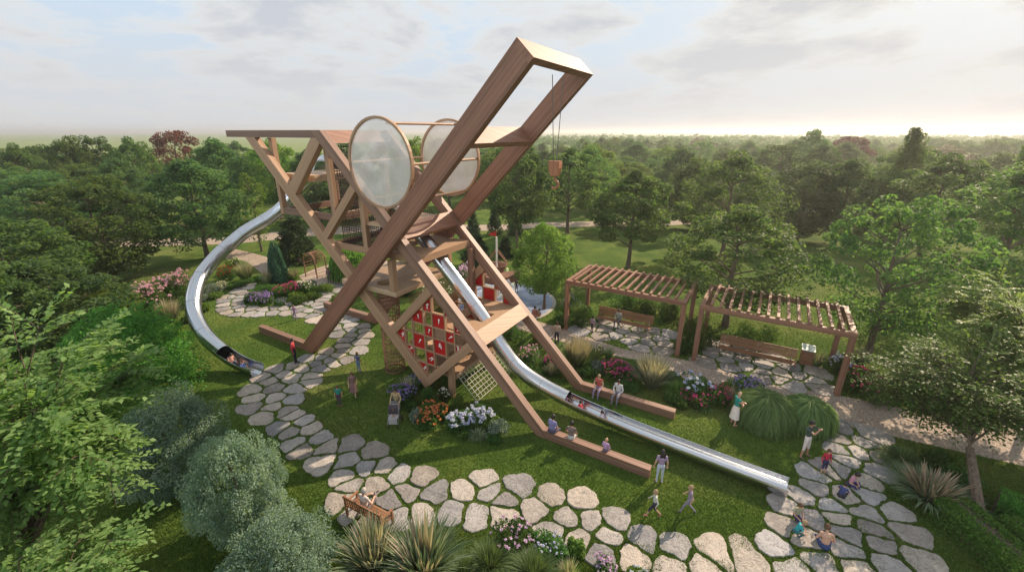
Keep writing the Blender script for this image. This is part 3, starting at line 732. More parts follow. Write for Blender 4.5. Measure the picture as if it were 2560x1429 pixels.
L_['near']=leafmat('near_leaf_yellow_green',(.10,.19,.055),(.27,.37,.15),.5,.45,.1)
L_['near2']=leafmat('near_leaf_green',(0.044,0.100,0.026),(0.14,0.21,0.058),.48,.45,.1)
L_['hedge']=leafmat('hedge_leaf',(0.05,0.15,0.025),(0.13,0.27,0.055),.4)
def m_bark():
    m,nt,b=mat('bark'); tc=N(nt,'ShaderNodeTexCoord'); mp=N(nt,'ShaderNodeMapping'); mp.inputs['Scale'].default_value=(9,9,1.6); nt.links.new(tc.outputs['Object'],mp.inputs[0])
    a=noise(nt,mp.outputs[0],1.5,6,.65,.4); nt.links.new(ramp(nt,a,[(.3,(.055,.040,.028)),(.7,(.19,.145,.105))]),b.inputs['Base Color']); b.inputs['Roughness'].default_value=.95
    bump(nt,b,a,.9,.04); return m
M['bark']=m_bark()
def limb(mb,a,b,r0,r1,rr,bend=.25,n=5,seg=6):
    a,b=Vector(a),Vector(b); L=(b-a).length; off=Vector((rr.uniform(-1,1),rr.uniform(-1,1),rr.uniform(-.2,.6)))*L*bend
    pts=[a.lerp(b,t/n)+off*(math.sin(math.pi*t/n)*.5) for t in range(n+1)]; mb.tube(pts,[r0+(r1-r0)*t/n for t in range(n+1)],seg); return pts
KINDS={}
def make_kind(key,leaf,seed,h=9.0,R=4.2,clear=2.6,nc=80,nl=16500,L=.26,W=.15,flat_=.58,shape='spread',cr_=1.15,upb=.5,trunk=.20,lean=.3):
    rr=random.Random(seed); rng=np.random.default_rng(seed); mb=MB(); C=[];Rd=[]
    top=Vector((rr.uniform(-lean,lean),rr.uniform(-lean,lean),h*.80)); sp_pts=[]
    base=Vector((0,0,-.05)); n=8
    spine=[base.lerp(top,t/n)+Vector((math.sin(t*1.3+seed)*.12,math.cos(t*1.1+seed)*.12,0))*(t/n) for t in range(n+1)]
    mb.tube(spine,[trunk*(1.35 if t==0 else 1)*(1-.85*t/n)+.015 for t in range(n+1)],8)
    def sp(z):
        t=min(.999,max(0,z/(h*.8)))*n; k=int(t); return spine[k].lerp(spine[k+1],t-k)
    for i in range(nc):
        f=(i+.5)/nc
        if shape=='spread':
            z=clear+(h-clear)*(f**.85); q=(z-clear)/(h-clear); rad=R*(math.sin(math.pi*min(1,(q*.86+.16)))**.7)*(.55+.5*rr.random()) 
        elif shape=='round':
            z=clear*.8+(h-clear*.8)*f; q=(f-.5)*2; rad=R*math.sqrt(max(.05,1-q*q))*(.35+.65*rr.random()**.5)
        elif shape=='column':
            z=clear+(h-clear)*f; rad=R*(1-f)**.55*min(1,.55+f*3)*(.6+.4*rr.random())
        elif shape=='ball':
            z=clear+(h-clear)*f; q=(f-.42)/.58 if f>.42 else (f-.42)/.5; rad=R*math.sqrt(max(.02,1-q*q))*(.72+.28*rr.random())
        elif shape=='dome':
            z=clear+(h-clear)*f; rad=R*math.sqrt(max(.02,1-f*f*.97))*(.45+.55*rr.random()**.5)
        a=i*2.39996+rr.uniform(-.4,.4); c=Vector((math.cos(a)*rad,math.sin(a)*rad,z-.35+rr.uniform(-.35,.35)))
        s=cr_*rr.uniform(.62,1.25)*(1-.35*f if shape not in('dome','ball') else 1); C.append(c); Rd.append((s,s,s*flat_*rr.uniform(.8,1.4)))
        if i%3==0 and shape in('spread','round'):
            st=sp(max(clear*.55,(c.z-rad*.55))); limb(mb,st,c+Vector((0,0,-.1)),.07*h/9*(1-.6*f)+.02,.012,rr,.18,4,5)
    C=np.array([tuple(c) for c in C]); Rd=np.array(Rd)
    P,idx=clumps(C,Rd,nl,rng,.25); 
    d=P-C[idx]; d[:,2]*=.2
    V,Fq=kites(P,L,W,rng,upb,d/(np.linalg.norm(d,axis=1)[:,None]+1e-6)*1.0,.25)
    ct=rng.random(len(C)); tint=np.clip(.55*ct[idx]+.45*rng.random(nl),0,1)
    KINDS[key]=(npmesh(key+'_crown',V,Fq,[leaf],tint),mb,h,R)
    o=mb.build('tmp',M['bark'],None,rel=(0,0,0)); KINDS[key]=(KINDS[key][0],o.data,h,R); bpy.data.objects.remove(o)
def plant_tree(kind,g,h,r,label,cat='tree',name='tree',group=None,rz=None,lean=None):
    cm,tm,H,R=KINDS[kind]; root=thing(name,label,cat,(g[0],g[1],0),rnd.uniform(0,6.28) if rz is None else rz,group)
    root.scale=(r/R,r/R,h/H)
    if lean: root.rotation_euler[0]=lean[0]; root.rotation_euler[1]=lean[1]
    link(bpy.data.objects.new('trunk',tm),root); link(bpy.data.objects.new('crown',cm),root); return root
make_kind('oakA',L_['spread'],11); make_kind('oakB',L_['spread'],12,h=9,R=4.0,clear=2.0,nc=95,nl=17000,shape='round',flat_=.65)
make_kind('oakC',L_['dark'],13,h=9,R=4.2,clear=2.2,nc=90,nl=16000); make_kind('oakD',L_['dark'],14,h=9.5,R=4.0,clear=1.8,nc=95,nl=16000,shape='round',flat_=.5)
make_kind('oakE',L_['light'],15,h=9,R=4.0,clear=3.1,nc=85,nl=15000,shape='round',flat_=.65)
make_kind('open1',L_['spread'],25,h=9,R=4.2,clear=2.8,nc=75,nl=10500,L=.24,W=.14,flat_=.5); make_kind('open2',L_['spread'],26,h=9,R=4.2,clear=3.0,nc=70,nl=9000,L=.24,W=.14,shape='round',flat_=.5)
make_kind('tall',L_['dark'],27,h=9,R=4.0,clear=5.0,nc=70,nl=14000,shape='round',flat_=.6,trunk=.17); make_kind('mid',L_['spread'],28,h=9,R=4.2,clear=3.7,nc=80,nl=15500,flat_=.55)
make_kind('redtree',L_['red'],16,h=9,R=4.2,clear=2.0,nc=90,nl=13000,shape='round',flat_=.6)
make_kind('blossom',L_['blossom'],17,h=8,R=3.6,clear=2.0,nc=70,nl=11000,shape='round',flat_=.6)
make_kind('spire',L_['spread'],18,h=11,R=2.4,clear=1.2,nc=80,nl=11000,shape='column',flat_=.8,cr_=.9)
make_kind('topiary',L_['conifer'],19,h=4,R=1.1,clear=.15,nc=80,nl=10000,L=.13,W=.08,shape='column',flat_=1.0,cr_=.42,upb=.2,trunk=.08,lean=.02)
make_kind('thin',L_['light'],20,h=8,R=2.0,clear=2.4,nc=45,nl=3200,L=.2,W=.12,shape='round',flat_=.7,cr_=.7,trunk=.11)
make_kind('olive',L_['blue'],21,h=4,R=2.2,clear=.9,nc=120,nl=36000,L=.10,W=.06,shape='ball',flat_=.85,cr_=.55,upb=.2,trunk=.12,lean=.1)
make_kind('olive2',L_['blue'],22,h=4,R=2.2,clear=.9,nc=120,nl=36000,L=.10,W=.06,shape='ball',flat_=.85,cr_=.52,upb=.2,trunk=.12,lean=.1)
make_kind('juniper',L_['hedge'],23,h=3.2,R=2.2,clear=.3,nc=110,nl=22000,L=.13,W=.05,shape='dome',flat_=.7,cr_=.6,upb=.1,trunk=.1)
TREES=[]
def tpx(bx,by,ty,hw,kind,label,**k):
    g=G(bx,by); h=HT(g,ty); d=PX(g+EZ*h*.5)[2]; r=hw*d/FPX; o=plant_tree(kind,g,h,r,label,**k); TREES.append((bx,by,g,r)); return o
tl=[(520,645,398,118,'oakC','large dark spreading tree behind the bend of the curved slide'),
(288,700,448,128,'oakB','broad tree with a visible leaning trunk left of the curved slide'),
(70,800,545,165,'oakA','wide bushy tree at the left edge above the foreground leaves'),
(150,905,655,165,'oakC','low dark tree between the leaning trunk tree and the foreground leaves'),
(10,960,650,150,'oakB','bushy tree at the very left edge behind the foreground leaves'),
(285,840,715,70,'oakE','small bushy tree left of the tall rhododendron'),
(150,625,430,115,'oakD','dark tree in the second row near the left edge'),
(340,585,398,82,'oakC','dark tree between the leaning trunk tree and the slide tree'),
(98,545,362,55,'oakA','small round tree standing against the plain on the far left'),
(222,545,345,52,'oakB','pale topped tree on the left skyline, left of its taller twin'),
(290,535,338,46,'oakD','taller slim twin tree on the left skyline'),
(372,540,346,60,'oakA','skyline tree just left of the dark red tree'),
(472,510,322,60,'redtree','dark red leaved tree on the left skyline'),
(575,555,347,72,'oakC','tree under the left end of the tower top beam'),
(655,628,432,46,'thin','thin sparse tree standing beside the gravel path behind the slide'),
(705,548,352,66,'oakE','light green tree seen between the first two tower braces'),
(800,552,372,70,'oakC','dark tree seen through the nets at the tower top'),
(1040,540,350,62,'oakE','tree seen between the two round windows'),
(1292,648,366,92,'tall','dark tree with a tall bare trunk behind the jib foot'),
(1418,585,376,96,'mid','large tree directly behind the hanging hook'),
(1570,668,430,112,'mid','tree with a bare straight trunk behind the left pergola'),
(1360,772,562,76,'oakE','bright green round tree beside the splash pool'),
(1812,815,520,165,'open1','very wide dark tree behind the gap between the pergolas'),
(1805,640,385,115,'open1','tall tree behind the very wide dark tree'),
(1990,600,400,88,'oakD','dark tree left of the sunny clearing on the right'),
(2085,612,398,90,'oakC','slim trunk tree right of the sunny clearing'),
(2168,892,490,165,'open2','big tree with leaning trunk behind the right pergola end'),
(2440,780,420,180,'open1','dark tree at the right edge behind the foreground branches'),
(2300,640,388,118,'oakA','broad tree in the second row on the right'),
(2212,600,316,46,'spire','pointed conifer rising above the right skyline'),
(2500,640,296,62,'spire','tall pointed conifer at the right edge of the skyline'),
(2006,470,322,36,'oakD','single round tree top breaking the right horizon'),
(2105,455,338,50,'redtree','small red leaved tree on the right skyline'),
(2255,470,356,50,'blossom','pale blossoming tree on the right, left of the other'),
(2330,480,366,60,'blossom','pale blossoming tree near the right edge')]
for t in tl: tpx(*t)
for i,t in enumerate([(1238,585,517,20,'cone shaped clipped evergreen left of the bare trunk'),(1288,587,524,20,'cone shaped clipped evergreen right beside the bare trunk'),(1184,602,527,21,'cone shaped clipped evergreen nearest the jib'),(1192,664,586,40,'broad clipped evergreen behind the tower leg'),(1264,642,592,24,'small clipped evergreen behind the ship mast'),(748,655,540,52,'dark dense evergreen left of the tower, behind the ivy column')]):
    tpx(*t[:4],'topiary',t[4],name='clipped_evergreen',cat='evergreen',group='clipped evergreens')
tpx(455,1215,1000,114,'olive','grey green round tree farthest of the three foreground ones',name='small_tree',group='grey green foreground trees')
tpx(622,1330,1100,102,'olive2','grey green round tree in the middle of the three foreground ones',name='small_tree',group='grey green foreground trees')
tpx(718,1500,1320,126,'olive','grey green round tree nearest the wooden bench',name='small_tree',group='grey green foreground trees')
tpx(350,985,778,140,'juniper','bright green feathery juniper in front of the curved slide',name='juniper',cat='shrub')
# scattered woodland
open_px=[(1490,600,1960,720),(1985,560,2130,720),(300,590,640,720),(640,560,780,700),(1140,515,1345,665)]
SC=[]
rs=random.Random(5)
def scatter():
    for d,x0,x1 in ((66,-120,2680),(80,-80,2640),(97,-60,2620),(118,-60,2620),(146,420,2620),(182,1150,2620),(226,1250,2620)):
        hw=4.6*FPX/d; x=x0+rs.uniform(0,hw)
        while x<x1:
            dd=d*rs.uniform(.92,1.1); py=CY+FPX*((CAMH*cp-0)/(1) if False else 0) if False else None
            # ground point at depth dd on column x
            b=(CAMH/dd-sp_)/cp; py=CY+b*FPX; g=G(x,py)
            ok=not any(a<=x<=c and b_<=py<=e for a,b_,c,e in open_px) and all((Vector((g.x,g.y,0))-Vector((t[2].x,t[2].y,0))).length>3.2+t[3]*.45 for t in TREES)
            if x<960 and d>90 and rs.random()<(.62 if d<125 else .85): ok=False
            if ok:
                h=rs.uniform(6.4,11.0)*(1 if d<150 else .96); k=rs.choices(['oakA','oakB','oakC','oakD','oakE','spire','open1','open2','blossom'],[4,4,4,3,2.5,.7,3,2,.35])[0]
                o=plant_tree(k,g,h,rs.uniform(3.9,5.2)*(.55 if k=='spire' else 1),'x',group='trees of the surrounding woodland'); o['category']='tree'
                q=PX((g.x,g.y,h)); SC.append((o,q[0],q[1])); TREES.append((x,py,g,4))
            x+=hw*rs.uniform(1.5,2.1)
scatter()
def far_wood():
    rng=np.random.default_rng(4); Vs=[];Fs=[];Ts=[];nb=0
    for d in (272,325,390,470,560):
        hw=5.5*FPX/d; x=1180
        while x<2640:
            dd=d*rng.uniform(.92,1.1); b=(CAMH/dd-sp_)/cp; g=G(x,CY+b*FPX); h=rng.uniform(7,10.5); K=16
            C=rng.normal(size=(K,3))*np.array([2.4,2.4,1.6])+np.array([g.x,g.y,h*.6]); C[:,2]=np.clip(C[:,2],2,h)
            P,idx=clumps(C,np.full((K,3),1.6)*np.array([1,1,.6]),420,rng,.4); V,Fq=kites(P,1.0,.6,rng,.6); Vs.append(V);Fs.append(Fq+nb);nb+=len(V);Ts.append(rng.random(len(P))*.6+rng.random()*.4)
            x+=hw*rng.uniform(1.2,1.8)
    me=npmesh('distant_woodland',np.concatenate(Vs),np.concatenate(Fs),[L_['dark']],np.concatenate(Ts)); o=bpy.data.objects.new('distant_woodland',me); COL.objects.link(o); tag(o,'distant green woodland along the right horizon','woodland',kind='stuff')
far_wood()
# foreground trees with leaves large enough to see
def near_tree(name,base,crown,Rc,leaf,nl,L,W,label,seed,nb=70,tr=.22,ntw=20,tw=1.0):
    rr=random.Random(seed); rng=np.random.default_rng(seed); base=Vector(base); crown=Vector(crown); Rc=Vector(Rc)
    root=thing(name,label,'tree',tuple(base)); mb=MB(); fork=base.lerp(crown,.55); fork.z=base.z+(crown.z-base.z)*.5
    limb(mb,base-EZ*.05,fork,tr,tr*.6,rr,.06,7,9); P0=[];D=[];T=[]
    per=max(4,nl//(nb*ntw))
    for i in range(nb):
        q=Vector((rr.gauss(0,1),rr.gauss(0,1),rr.gauss(0,1))).normalized()*rr.random()**.38
        c=crown+Vector((q.x*Rc.x,q.y*Rc.y,q.z*Rc.z)); pts=limb(mb,fork+(crown-fork)*rr.uniform(0,.6),c,tr*.22,.010,rr,.2,6,5); ax=(c-crown); ax.z*=.4; ax=(ax.normalized()+EZ*.12); ct=rr.random()
        for k in range(ntw):
            p=pts[rr.choice((3,4,5,6,6))]; d=(ax*.9+Vector((rr.gauss(0,.55),rr.gauss(0,.55),rr.gauss(0,.22)))).normalized(); l=tw*rr.uniform(.55,1.15); e=p+d*l-EZ*.10*l; m_=p.lerp(e,.5)+EZ*.06*l
            if k%3==0: mb.tube([p,m_,e],[.011,.007,.003],4)
            for j in range(per):
                t=(j+rr.random())/per*.9+.1; a=p.lerp(m_,t*2) if t<.5 else m_.lerp(e,t*2-1); sd_=d.cross(EZ).normalized()*(1 if j%2 else -1); ld=d*.75+sd_*.8; P0.append(tuple(a+ld*L*.5)); D.append(tuple(ld.normalized())); T.append(ct)
    mb.build('trunk',M['bark'],root)
    P=np.array(P0); V,Fq=kites(P,L,W,rng,1.3,np.array(D)*1.6,.15); V=V-np.array(tuple(base))
    me=npmesh('crown',V,Fq,[leaf],np.clip(.35*np.array(T)+.65*rng.random(len(P)),0,1)); link(bpy.data.objects.new('crown',me),root)
def atd(x,y,d): r=ray(x,y); return Vector((r[0]*d,r[1]*d,CAMH+r[2]*d))
c1=atd(40,1040,8.8); near_tree('foreground_tree',(c1.x-2.0,c1.y-.5,0),c1,(2.1,1.6,2.3),L_['near'],24000,.15,.085,'yellow green leafy tree filling the lower left corner',31,70,.2,22,.95)
c2=atd(-10,1480,8.0); near_tree('foreground_tree',(c2.x-1.5,c2.y+.8,0),c2,(2.2,1.4,.8),L_['near'],8000,.14,.09,'yellow green branches reaching in at the bottom left corner',32,34,.14,16,.9)
g3=G(2455,1325); c3=atd(2410,950,17); near_tree('foreground_tree',g3,c3,(2.9,2.2,1.4),L_['near2'],17000,.15,.085,'dark green tree with a leaning trunk in the lower right corner',33,85,.20,22,1.1)
c4=atd(2610,800,19); near_tree('foreground_tree',(c4.x+1.5,c4.y,0),c4,(4.0,2.8,2.2),L_['near'],30000,.17,.10,'yellow green tree crown at the right edge, middle height',34,66,.22,20,1.2)
# ------------------------------------------------------------------ garden plants
def bladesmesh(name,n,h,spread,w,rng,mats,arch=.5,seg=4,base_r=.12,tipmat=None,tip_frac=.25,upright=1.0,hvar=.35):
    Vs=[];Fs=[];T=[];MI=[]
    a=rng.random(n)*2*np.pi; el=np.arctan2(upright,rng.random(n)**.6*spread/h*1.0); L=h/np.maximum(.35,np.sin(el))*(1-hvar*rng.random(n)); L=np.minimum(L,h*1.5)
    br=base_r*np.sqrt(rng.random(n)); bx,by=np.cos(a)*br,np.sin(a)*br; a2=a+rng.normal(size=n)*.35
    hx,hy=np.cos(a2),np.sin(a2); tx,ty=-hy,hx; tw=rng.normal(size=n)*.5
    px,py=tx*np.cos(tw)+hx*np.sin(tw),ty*np.cos(tw)+hy*np.sin(tw)
    rows=[]
    for k in range(seg+1):
        t=k/seg; s=L*t; drop=arch*L*t**2.4*np.cos(el)*1.2; out=s*np.cos(el)*(1+.25*t*arch); z=s*np.sin(el)-drop
        ww=w*(.75+.5*rng.random(n))*(1-.92*t**1.6)*.5
        c=np.stack([bx+hx*out,by+hy*out,np.maximum(z,.01)],1); o=np.stack([px*ww,py*ww,np.zeros(n)],1); rows.append((c-o,c+o))
    V=np.stack([q for r in rows for q in r],1).reshape(-1,3); m=2*(seg+1)
    base=np.arange(n)*m; F_=[];mi=[];ti=[]; rt=rng.random(n); dry=rng.random(n)<tip_frac
    for k in range(seg):
        F_.append(np.stack([base+2*k,base+2*k+1,base+2*k+3,base+2*k+2],1)); ti.append(np.clip(rt*.7+.3*k/seg,0,1)); mi.append(np.where(dry&(k>=(1 if tipmat else 9)),1,0))
    return npmesh(name,V,np.concatenate(F_),mats+([tipmat] if tipmat else []),np.concatenate(ti),np.concatenate(mi) if tipmat else None)
GM={}; FILL=[]
GM['blade']=leafmat('grass_blade_green',(.065,.13,.045),(.18,.26,.11),.3); GM['tan']=leafmat('grass_plume_tan',(.27,.23,.16),(.48,.43,.34),.3)
GM['grey']=leafmat('grass_blade_grey_green',(.10,.14,.09),(.28,.32,.22),.25); GM['lime']=leafmat('grass_blade_lime',(.08,.19,.04),(.22,.36,.10),.45)
GM['mist']=leafmat('fountain_grass',(.11,.22,.075),(.27,.40,.16),.5); GM['rust']=leafmat('strap_leaf_rust',(.24,.18,.12),(.42,.33,.25),.25); GM['strap']=leafmat('strap_leaf',(.07,.125,.065),(.24,.29,.19),.25)
GM['bush']=leafmat('bed_leaf',(.030,.085,.020),(.10,.18,.045),.4); GM['bushl']=leafmat('bed_leaf_light',(.06,.13,.02),(.16,.23,.05),.35); GM['silver']=leafmat('bed_leaf_silver',(.10,.15,.11),(.25,.31,.24),.2)
GM['ivy']=leafmat('ivy_leaf',(.03,.10,.055),(.10,.22,.14),.2)
def petal(name,c,c2=None):
    c2=c2 or tuple(min(1,x*1.5+.04) for x in c); return leafmat(name,c,c2,.25,.6,.1)
PT={'pink':petal('petal_pink',(.46,.22,.36),(.72,.50,.62)),'magenta':petal('petal_magenta',(.36,.03,.14),(.60,.12,.30)),'red':petal('petal_red',(.34,.035,.02),(.50,.09,.05)),'coral':petal('petal_coral',(.50,.10,.05),(.68,.24,.14)),
 'purple':petal('petal_purple',(.20,.12,.42),(.42,.31,.66)),'violet':petal('petal_violet',(.14,.09,.24),(.40,.34,.52)),'lilac':petal('petal_lilac',(.42,.27,.50),(.68,.52,.72)),'blue':petal('petal_pale_blue',(.34,.38,.62),(.66,.68,.82)),'white':petal('petal_white',(.55,.50,.52),(.80,.77,.78)),'lavender':petal('petal_lavender',(.16,.14,.22),(.30,.27,.38)),'cream':petal('petal_cream',(.46,.45,.30),(.70,.68,.52))}
pn=[100]
def seed(): pn[0]+=1; return np.random.default_rng(pn[0])
def grass(px,py,h,r,n,label,m='blade',tip=None,tf=.3,w=.03,arch=.5,up=1.0,name='grass_clump',cat='ornamental grass',group=None,g=None):
    g=g or G(px,py); root=thing(name,label,cat,tuple(g),0,group); me=bladesmesh('blades',n,h,r,w,seed(),[GM[m]],arch,4,r*.16,None,0,up); link(bpy.data.objects.new('blades',me),root)
    if tip: me2=bladesmesh('plumes',max(8,int(n*tf)),h*1.15,r*.8,w*1.7,seed(),[GM[tip]],arch*.6,4,r*.14,None,0,up*1.15); link(bpy.data.objects.new('plumes',me2),root)
    return root
def bushmesh(r,h,n,leaf,ls,rng,lob=9):
    C=[];Rd=[]
    for i in range(lob):
        a=rng.random()*6.28; q=r*.62*math.sqrt(rng.random()); C.append((math.cos(a)*q,math.sin(a)*q,h*(.34+.28*rng.random())*(1-.3*q/r))); s=r*.45*(.7+.5*rng.random()); Rd.append((s,s,h*.42*(.8+.4*rng.random())))
    C=np.array(C);Rd=np.array(Rd); P,idx=clumps(C,Rd,n,rng,.6); P[:,2]=np.abs(P[:,2]); V,Fq=kites(P,ls,ls*.55,rng,.5)
    return npmesh('foliage',V,Fq,[leaf],rng.random(n)*.6+.4*rng.random(lob)[idx]),C,Rd
def flowers(px,py,r,h,col,label,leaf='bush',nf=60,fs=.10,ls=.11,spike=False,name='flower_bush',cat='flowering plant',ball=False,dens=1.0,g=None,group=None):
    g=g or G(px,py); rng=seed(); root=thing(name,label,cat,tuple(g),0,group)
    me,C,Rd=bushmesh(r,h,int(2600*dens*max(.35,r*r)),GM[leaf],ls,rng); link(bpy.data.objects.new('foliage',me),root)
    if col:
        idx=rng.integers(0,len(C),nf); q=rng.normal(size=(nf,3)); q[:,2]=np.abs(q[:,2])*1.1+.25; q/=np.linalg.norm(q,axis=1)[:,None]; c=C[idx]+q*Rd[idx]*(1.03+.12*rng.random((nf,1)))
        k=26 if ball else 14
        P=np.repeat(c,k,0); d=rng.normal(size=(len(P),3)); d/=np.linalg.norm(d,axis=1)[:,None]
        sc=np.array([fs,fs,fs*(2.6 if spike else .8)])*(.55 if not ball else .6); P=P+d*sc*(rng.random((len(P),1))**.4); 
        if spike: P[:,2]+=fs
        V,Fq=kites(P,fs*.62,fs*.5,rng,.6); t=np.clip(np.repeat(rng.random(nf)*.6,k)+.4*rng.random(len(P)),0,1)
        link(bpy.data.objects.new('blossoms',npmesh('blossoms',V,Fq,[PT[col]],t)),root)
    return root
def mound(px,py,R,H,n,label,m):
    g=G(px,py); rng=seed(); root=thing('grass_clump',label,'ornamental grass',tuple(g)); a=rng.random(n)*6.28; t0=rng.random(n)*1.15; t1=np.minimum(t0+.55+.5*rng.random(n),2.0); k=.55+.75*rng.random(n); seg=4; rows=[]; w=.026
    for i in range(seg+1):
        t=t0+(t1-t0)*i/seg; kk=k*(1+.10*i/seg); r=R*np.sin(np.minimum(t,1.75))*kk; z=np.maximum(.02,H*np.maximum(np.cos(t),-.02)**.8*kk if False else H*np.sign(np.cos(t))*np.abs(np.cos(t))**.75*kk); aa=a+.10*np.sin(t*3+k*40)
        c=np.stack([np.cos(aa)*r,np.sin(aa)*r,z],1); ww=w*(1-.85*(i/seg)**1.5)*.5*(.7+.6*k); o=np.stack([-np.sin(aa)*ww,np.cos(aa)*ww,0*ww],1)+np.array([0,0,1])*(ww*(rng.random(n)-.5))[:,None]*2; rows+= [c-o,c+o]
    V=np.stack(rows,1).reshape(-1,3); base=np.arange(n)*2*(seg+1); F_=np.concatenate([np.stack([base+2*i,base+2*i+1,base+2*i+3,base+2*i+2],1) for i in range(seg)]); tt=np.tile(rng.random(n),seg)
    link(bpy.data.objects.new('blades',npmesh('blades',V,F_,[GM[m]],tt)),root)
# bed beside the curved slide
flowers(385,770,1.5,2.3,'pink','tall pink rhododendron at the far left, left lobe',nf=130,fs=.16,name='rhododendron')
flowers(447,748,1.5,2.5,'pink','tall pink rhododendron touching the curved slide',nf=130,fs=.16,name='rhododendron')
flowers(385,806,.7,.8,'red','low red flowers under the tan grass',nf=40)
flowers(335,795,.8,.9,'white','white flowers below the left rhododendron',nf=40)
grass(428,805,1.7,1.3,420,'large tan ornamental grass beside the curved slide','grey','tan',.6,.035,.35)
grass(408,838,.8,.5,140,'small yellow green grass tuft by the bright juniper','lime',w=.025)
flowers(520,738,.95,1.2,None,'silver leaved shrub just inside the curved slide','silver',name='shrub',cat='shrub')
flowers(556,722,.65,.7,'cream','cream flowering mound inside the curved slide','silver',nf=120,fs=.08)
flowers(512,775,.7,.6,None,'leafy green hosta clump by the curved slide','bushl',ls=.2,name='shrub',cat='shrub')
flowers(577,722,.5,.45,None,'small round green mound beside the cream one','bushl',name='shrub',cat='shrub')
flowers(568,700,.9,1.3,'red','dark red flower clump behind the curved slide',nf=110,fs=.09,leaf='bush')
grass(617,704,1.9,1.2,420,'tall green and silver grass next to the dark red flowers','blade','tan',.45,.03,.3)
flowers(585,665,.8,.9,'cream','cream and yellow flowers beside the gravel path',nf=30,leaf='bushl')
grass(668,712,1.4,.8,300,'feathery grey grass left of the ivy column','grey','tan',.5,.02,.25)
grass(735,700,1.2,1.0,140,'yellowish palm like plant right of the ivy column','lime','tan',.5,.06,.5)
flowers(725,738,1.25,1.15,'magenta','magenta pink flower bed in the island',nf=190,fs=.10)
flowers(768,728,1.15,1.1,'white','white and pink flowers beside the rose arch',nf=190,fs=.09)
flowers(640,750,.9,.8,'violet','purple flowers at the left end of the island bed',nf=90,fs=.08)
flowers(660,757,.95,.75,'purple','purple spiked flowers at the front of the island bed',nf=80,fs=.10,spike=True)
flowers(702,762,.6,.55,'violet','small dark violet flower clump at the front of the island bed',nf=80,fs=.07)
flowers(668,728,1.0,.7,None,'low green shrub behind the purple spikes',name='shrub',cat='shrub')
flowers(745,757,.9,.6,None,'leafy green shrub at the front of the island bed','bush',name='shrub',cat='shrub')
flowers(775,748,.7,.6,None,'yellow green shrub at the island corner','bushl',name='shrub',cat='shrub')
flowers(812,728,.85,.8,None,'bright yellow green shrub at the right tip of the island bed','bushl',name='shrub',cat='shrub')
flowers(838,752,.45,.5,None,'small light green shrub touching the jib foot','bushl',name='shrub',cat='shrub')
# ivy column
def ivy():
    g=G(700,703); h=HT(g,602); rng=seed(); root=thing('ivy_column','tall cone of blue green ivy in the island bed','ivy column',tuple(g))
    n=9000; z=h*(1-np.sqrt(rng.random(n))*.98); r=(.82*(1-z/h)**.45)*(.85+.2*rng.random(n)); a=rng.random(n)*6.28; r=r*(1+.12*np.sin(a*5+z))
    P=np.stack([np.cos(a)*r,np.sin(a)*r,z],1); V,Fq=kites(P,.13,.11,rng,.1); link(bpy.data.objects.new('foliage',npmesh('foliage',V,Fq,[GM['ivy']],rng.random(n))),root)
    mb=MB(); mb.rod(g,g+EZ*h*.97,.25,.03,8); mb.build('trellis_post',M['bark'],root)
ivy()
for i,(x,y,r,h,l) in enumerate([(480,800,.8,.6,'bush'),(470,765,.9,.9,'bush'),(500,750,.8,.8,'silver'),(540,745,.7,.6,'bushl'),(350,830,.9,.7,'bush'),(450,835,.7,.5,'bushl'),(600,715,.9,.6,'bush'),(645,705,.9,.6,'bush'),(690,742,.9,.6,'bush'),(740,745,.8,.6,'bushl'),(625,752,.6,.4,'bush'),(790,745,.6,.5,'bush')]):
    flowers(x,y,r,h,None,'x',l,name='ground_cover',cat='ground cover'); FILL.append((x,y))
# rose arch
def arch():
    g=G(792,690); root=thing('garden_arch','round topped wooden garden arch with rungs by the path','arch',tuple(g)); d=EU*.95+EV*.1; d.normalize(); s=EV
    for o_ in (-.55,.55):
        pts=[g+s*o_+d*(-.75)+EZ*z for z in (0,.8,1.6)]+[g+s*o_+d*(-.75*math.cos(a))+EZ*(1.6+.8*math.sin(a)) for a in [math.pi*k/10 for k in range(1,10)]]+[g+s*o_+d*.75+EZ*z for z in (1.6,.8,0)]
        mb=MB(); mb.tube(pts,.06,6); mb.build('hoop',M['bench'],root)
    mb=MB()
    for k in range(15):
        a=math.pi*k/14; c=g+d*(-.75*math.cos(a))+EZ*(1.6+.8*math.sin(a)); mb.rod(c-s*.55,c+s*.55,.025,n=4)
    for k in range(5):
        for e in (-.75,.75): c=g+d*e+EZ*(.2+k*.3); mb.rod(c-s*.55,c+s*.55,.025,n=4)
    mb.build('rungs',M['bench'],root)
arch()
# weeping plant and green behind the tower
def weeping(px,py,h,r,label):
    g=G(px,py); rng=seed(); root=thing('weeping_tree',label,'tree',tuple(g)); n=1500; a=rng.random(n)*6.28; q=r*np.sqrt(rng.random(n)); top=h*(1-.25*(q/r)**2)
    V=[];k=7; P=[];D=[]
    for j in range(k):
        P.append(np.stack([np.cos(a)*q*(1+.06*j),np.sin(a)*q*(1+.06*j),np.maximum(.1,top-(j/k)*h*.75*(q/r)**.5)],1))
    P=np.concatenate(P); d=np.tile(np.array([0,0,-1.0]),(len(P),1)); V,Fq=kites(P,.34,.07,rng,.1,d*2.5); link(bpy.data.objects.new('crown',npmesh('crown',V,Fq,[GM['lime']],rng.random(len(P)))),root)
    mb=MB(); mb.rod(g,g+EZ*h*.9,.12,.04,7); mb.build('trunk',M['bark'],root)
weeping(880,695,3.0,1.6,'bright green weeping tree behind the tower braces')
flowers(848,700,1.1,1.6,None,'dark shrub behind the two walking figures','bush',name='shrub',cat='shrub')
flowers(912,715,1.0,1.3,'pink','tall pale flowers right of the weeping tree',nf=40,spike=True)
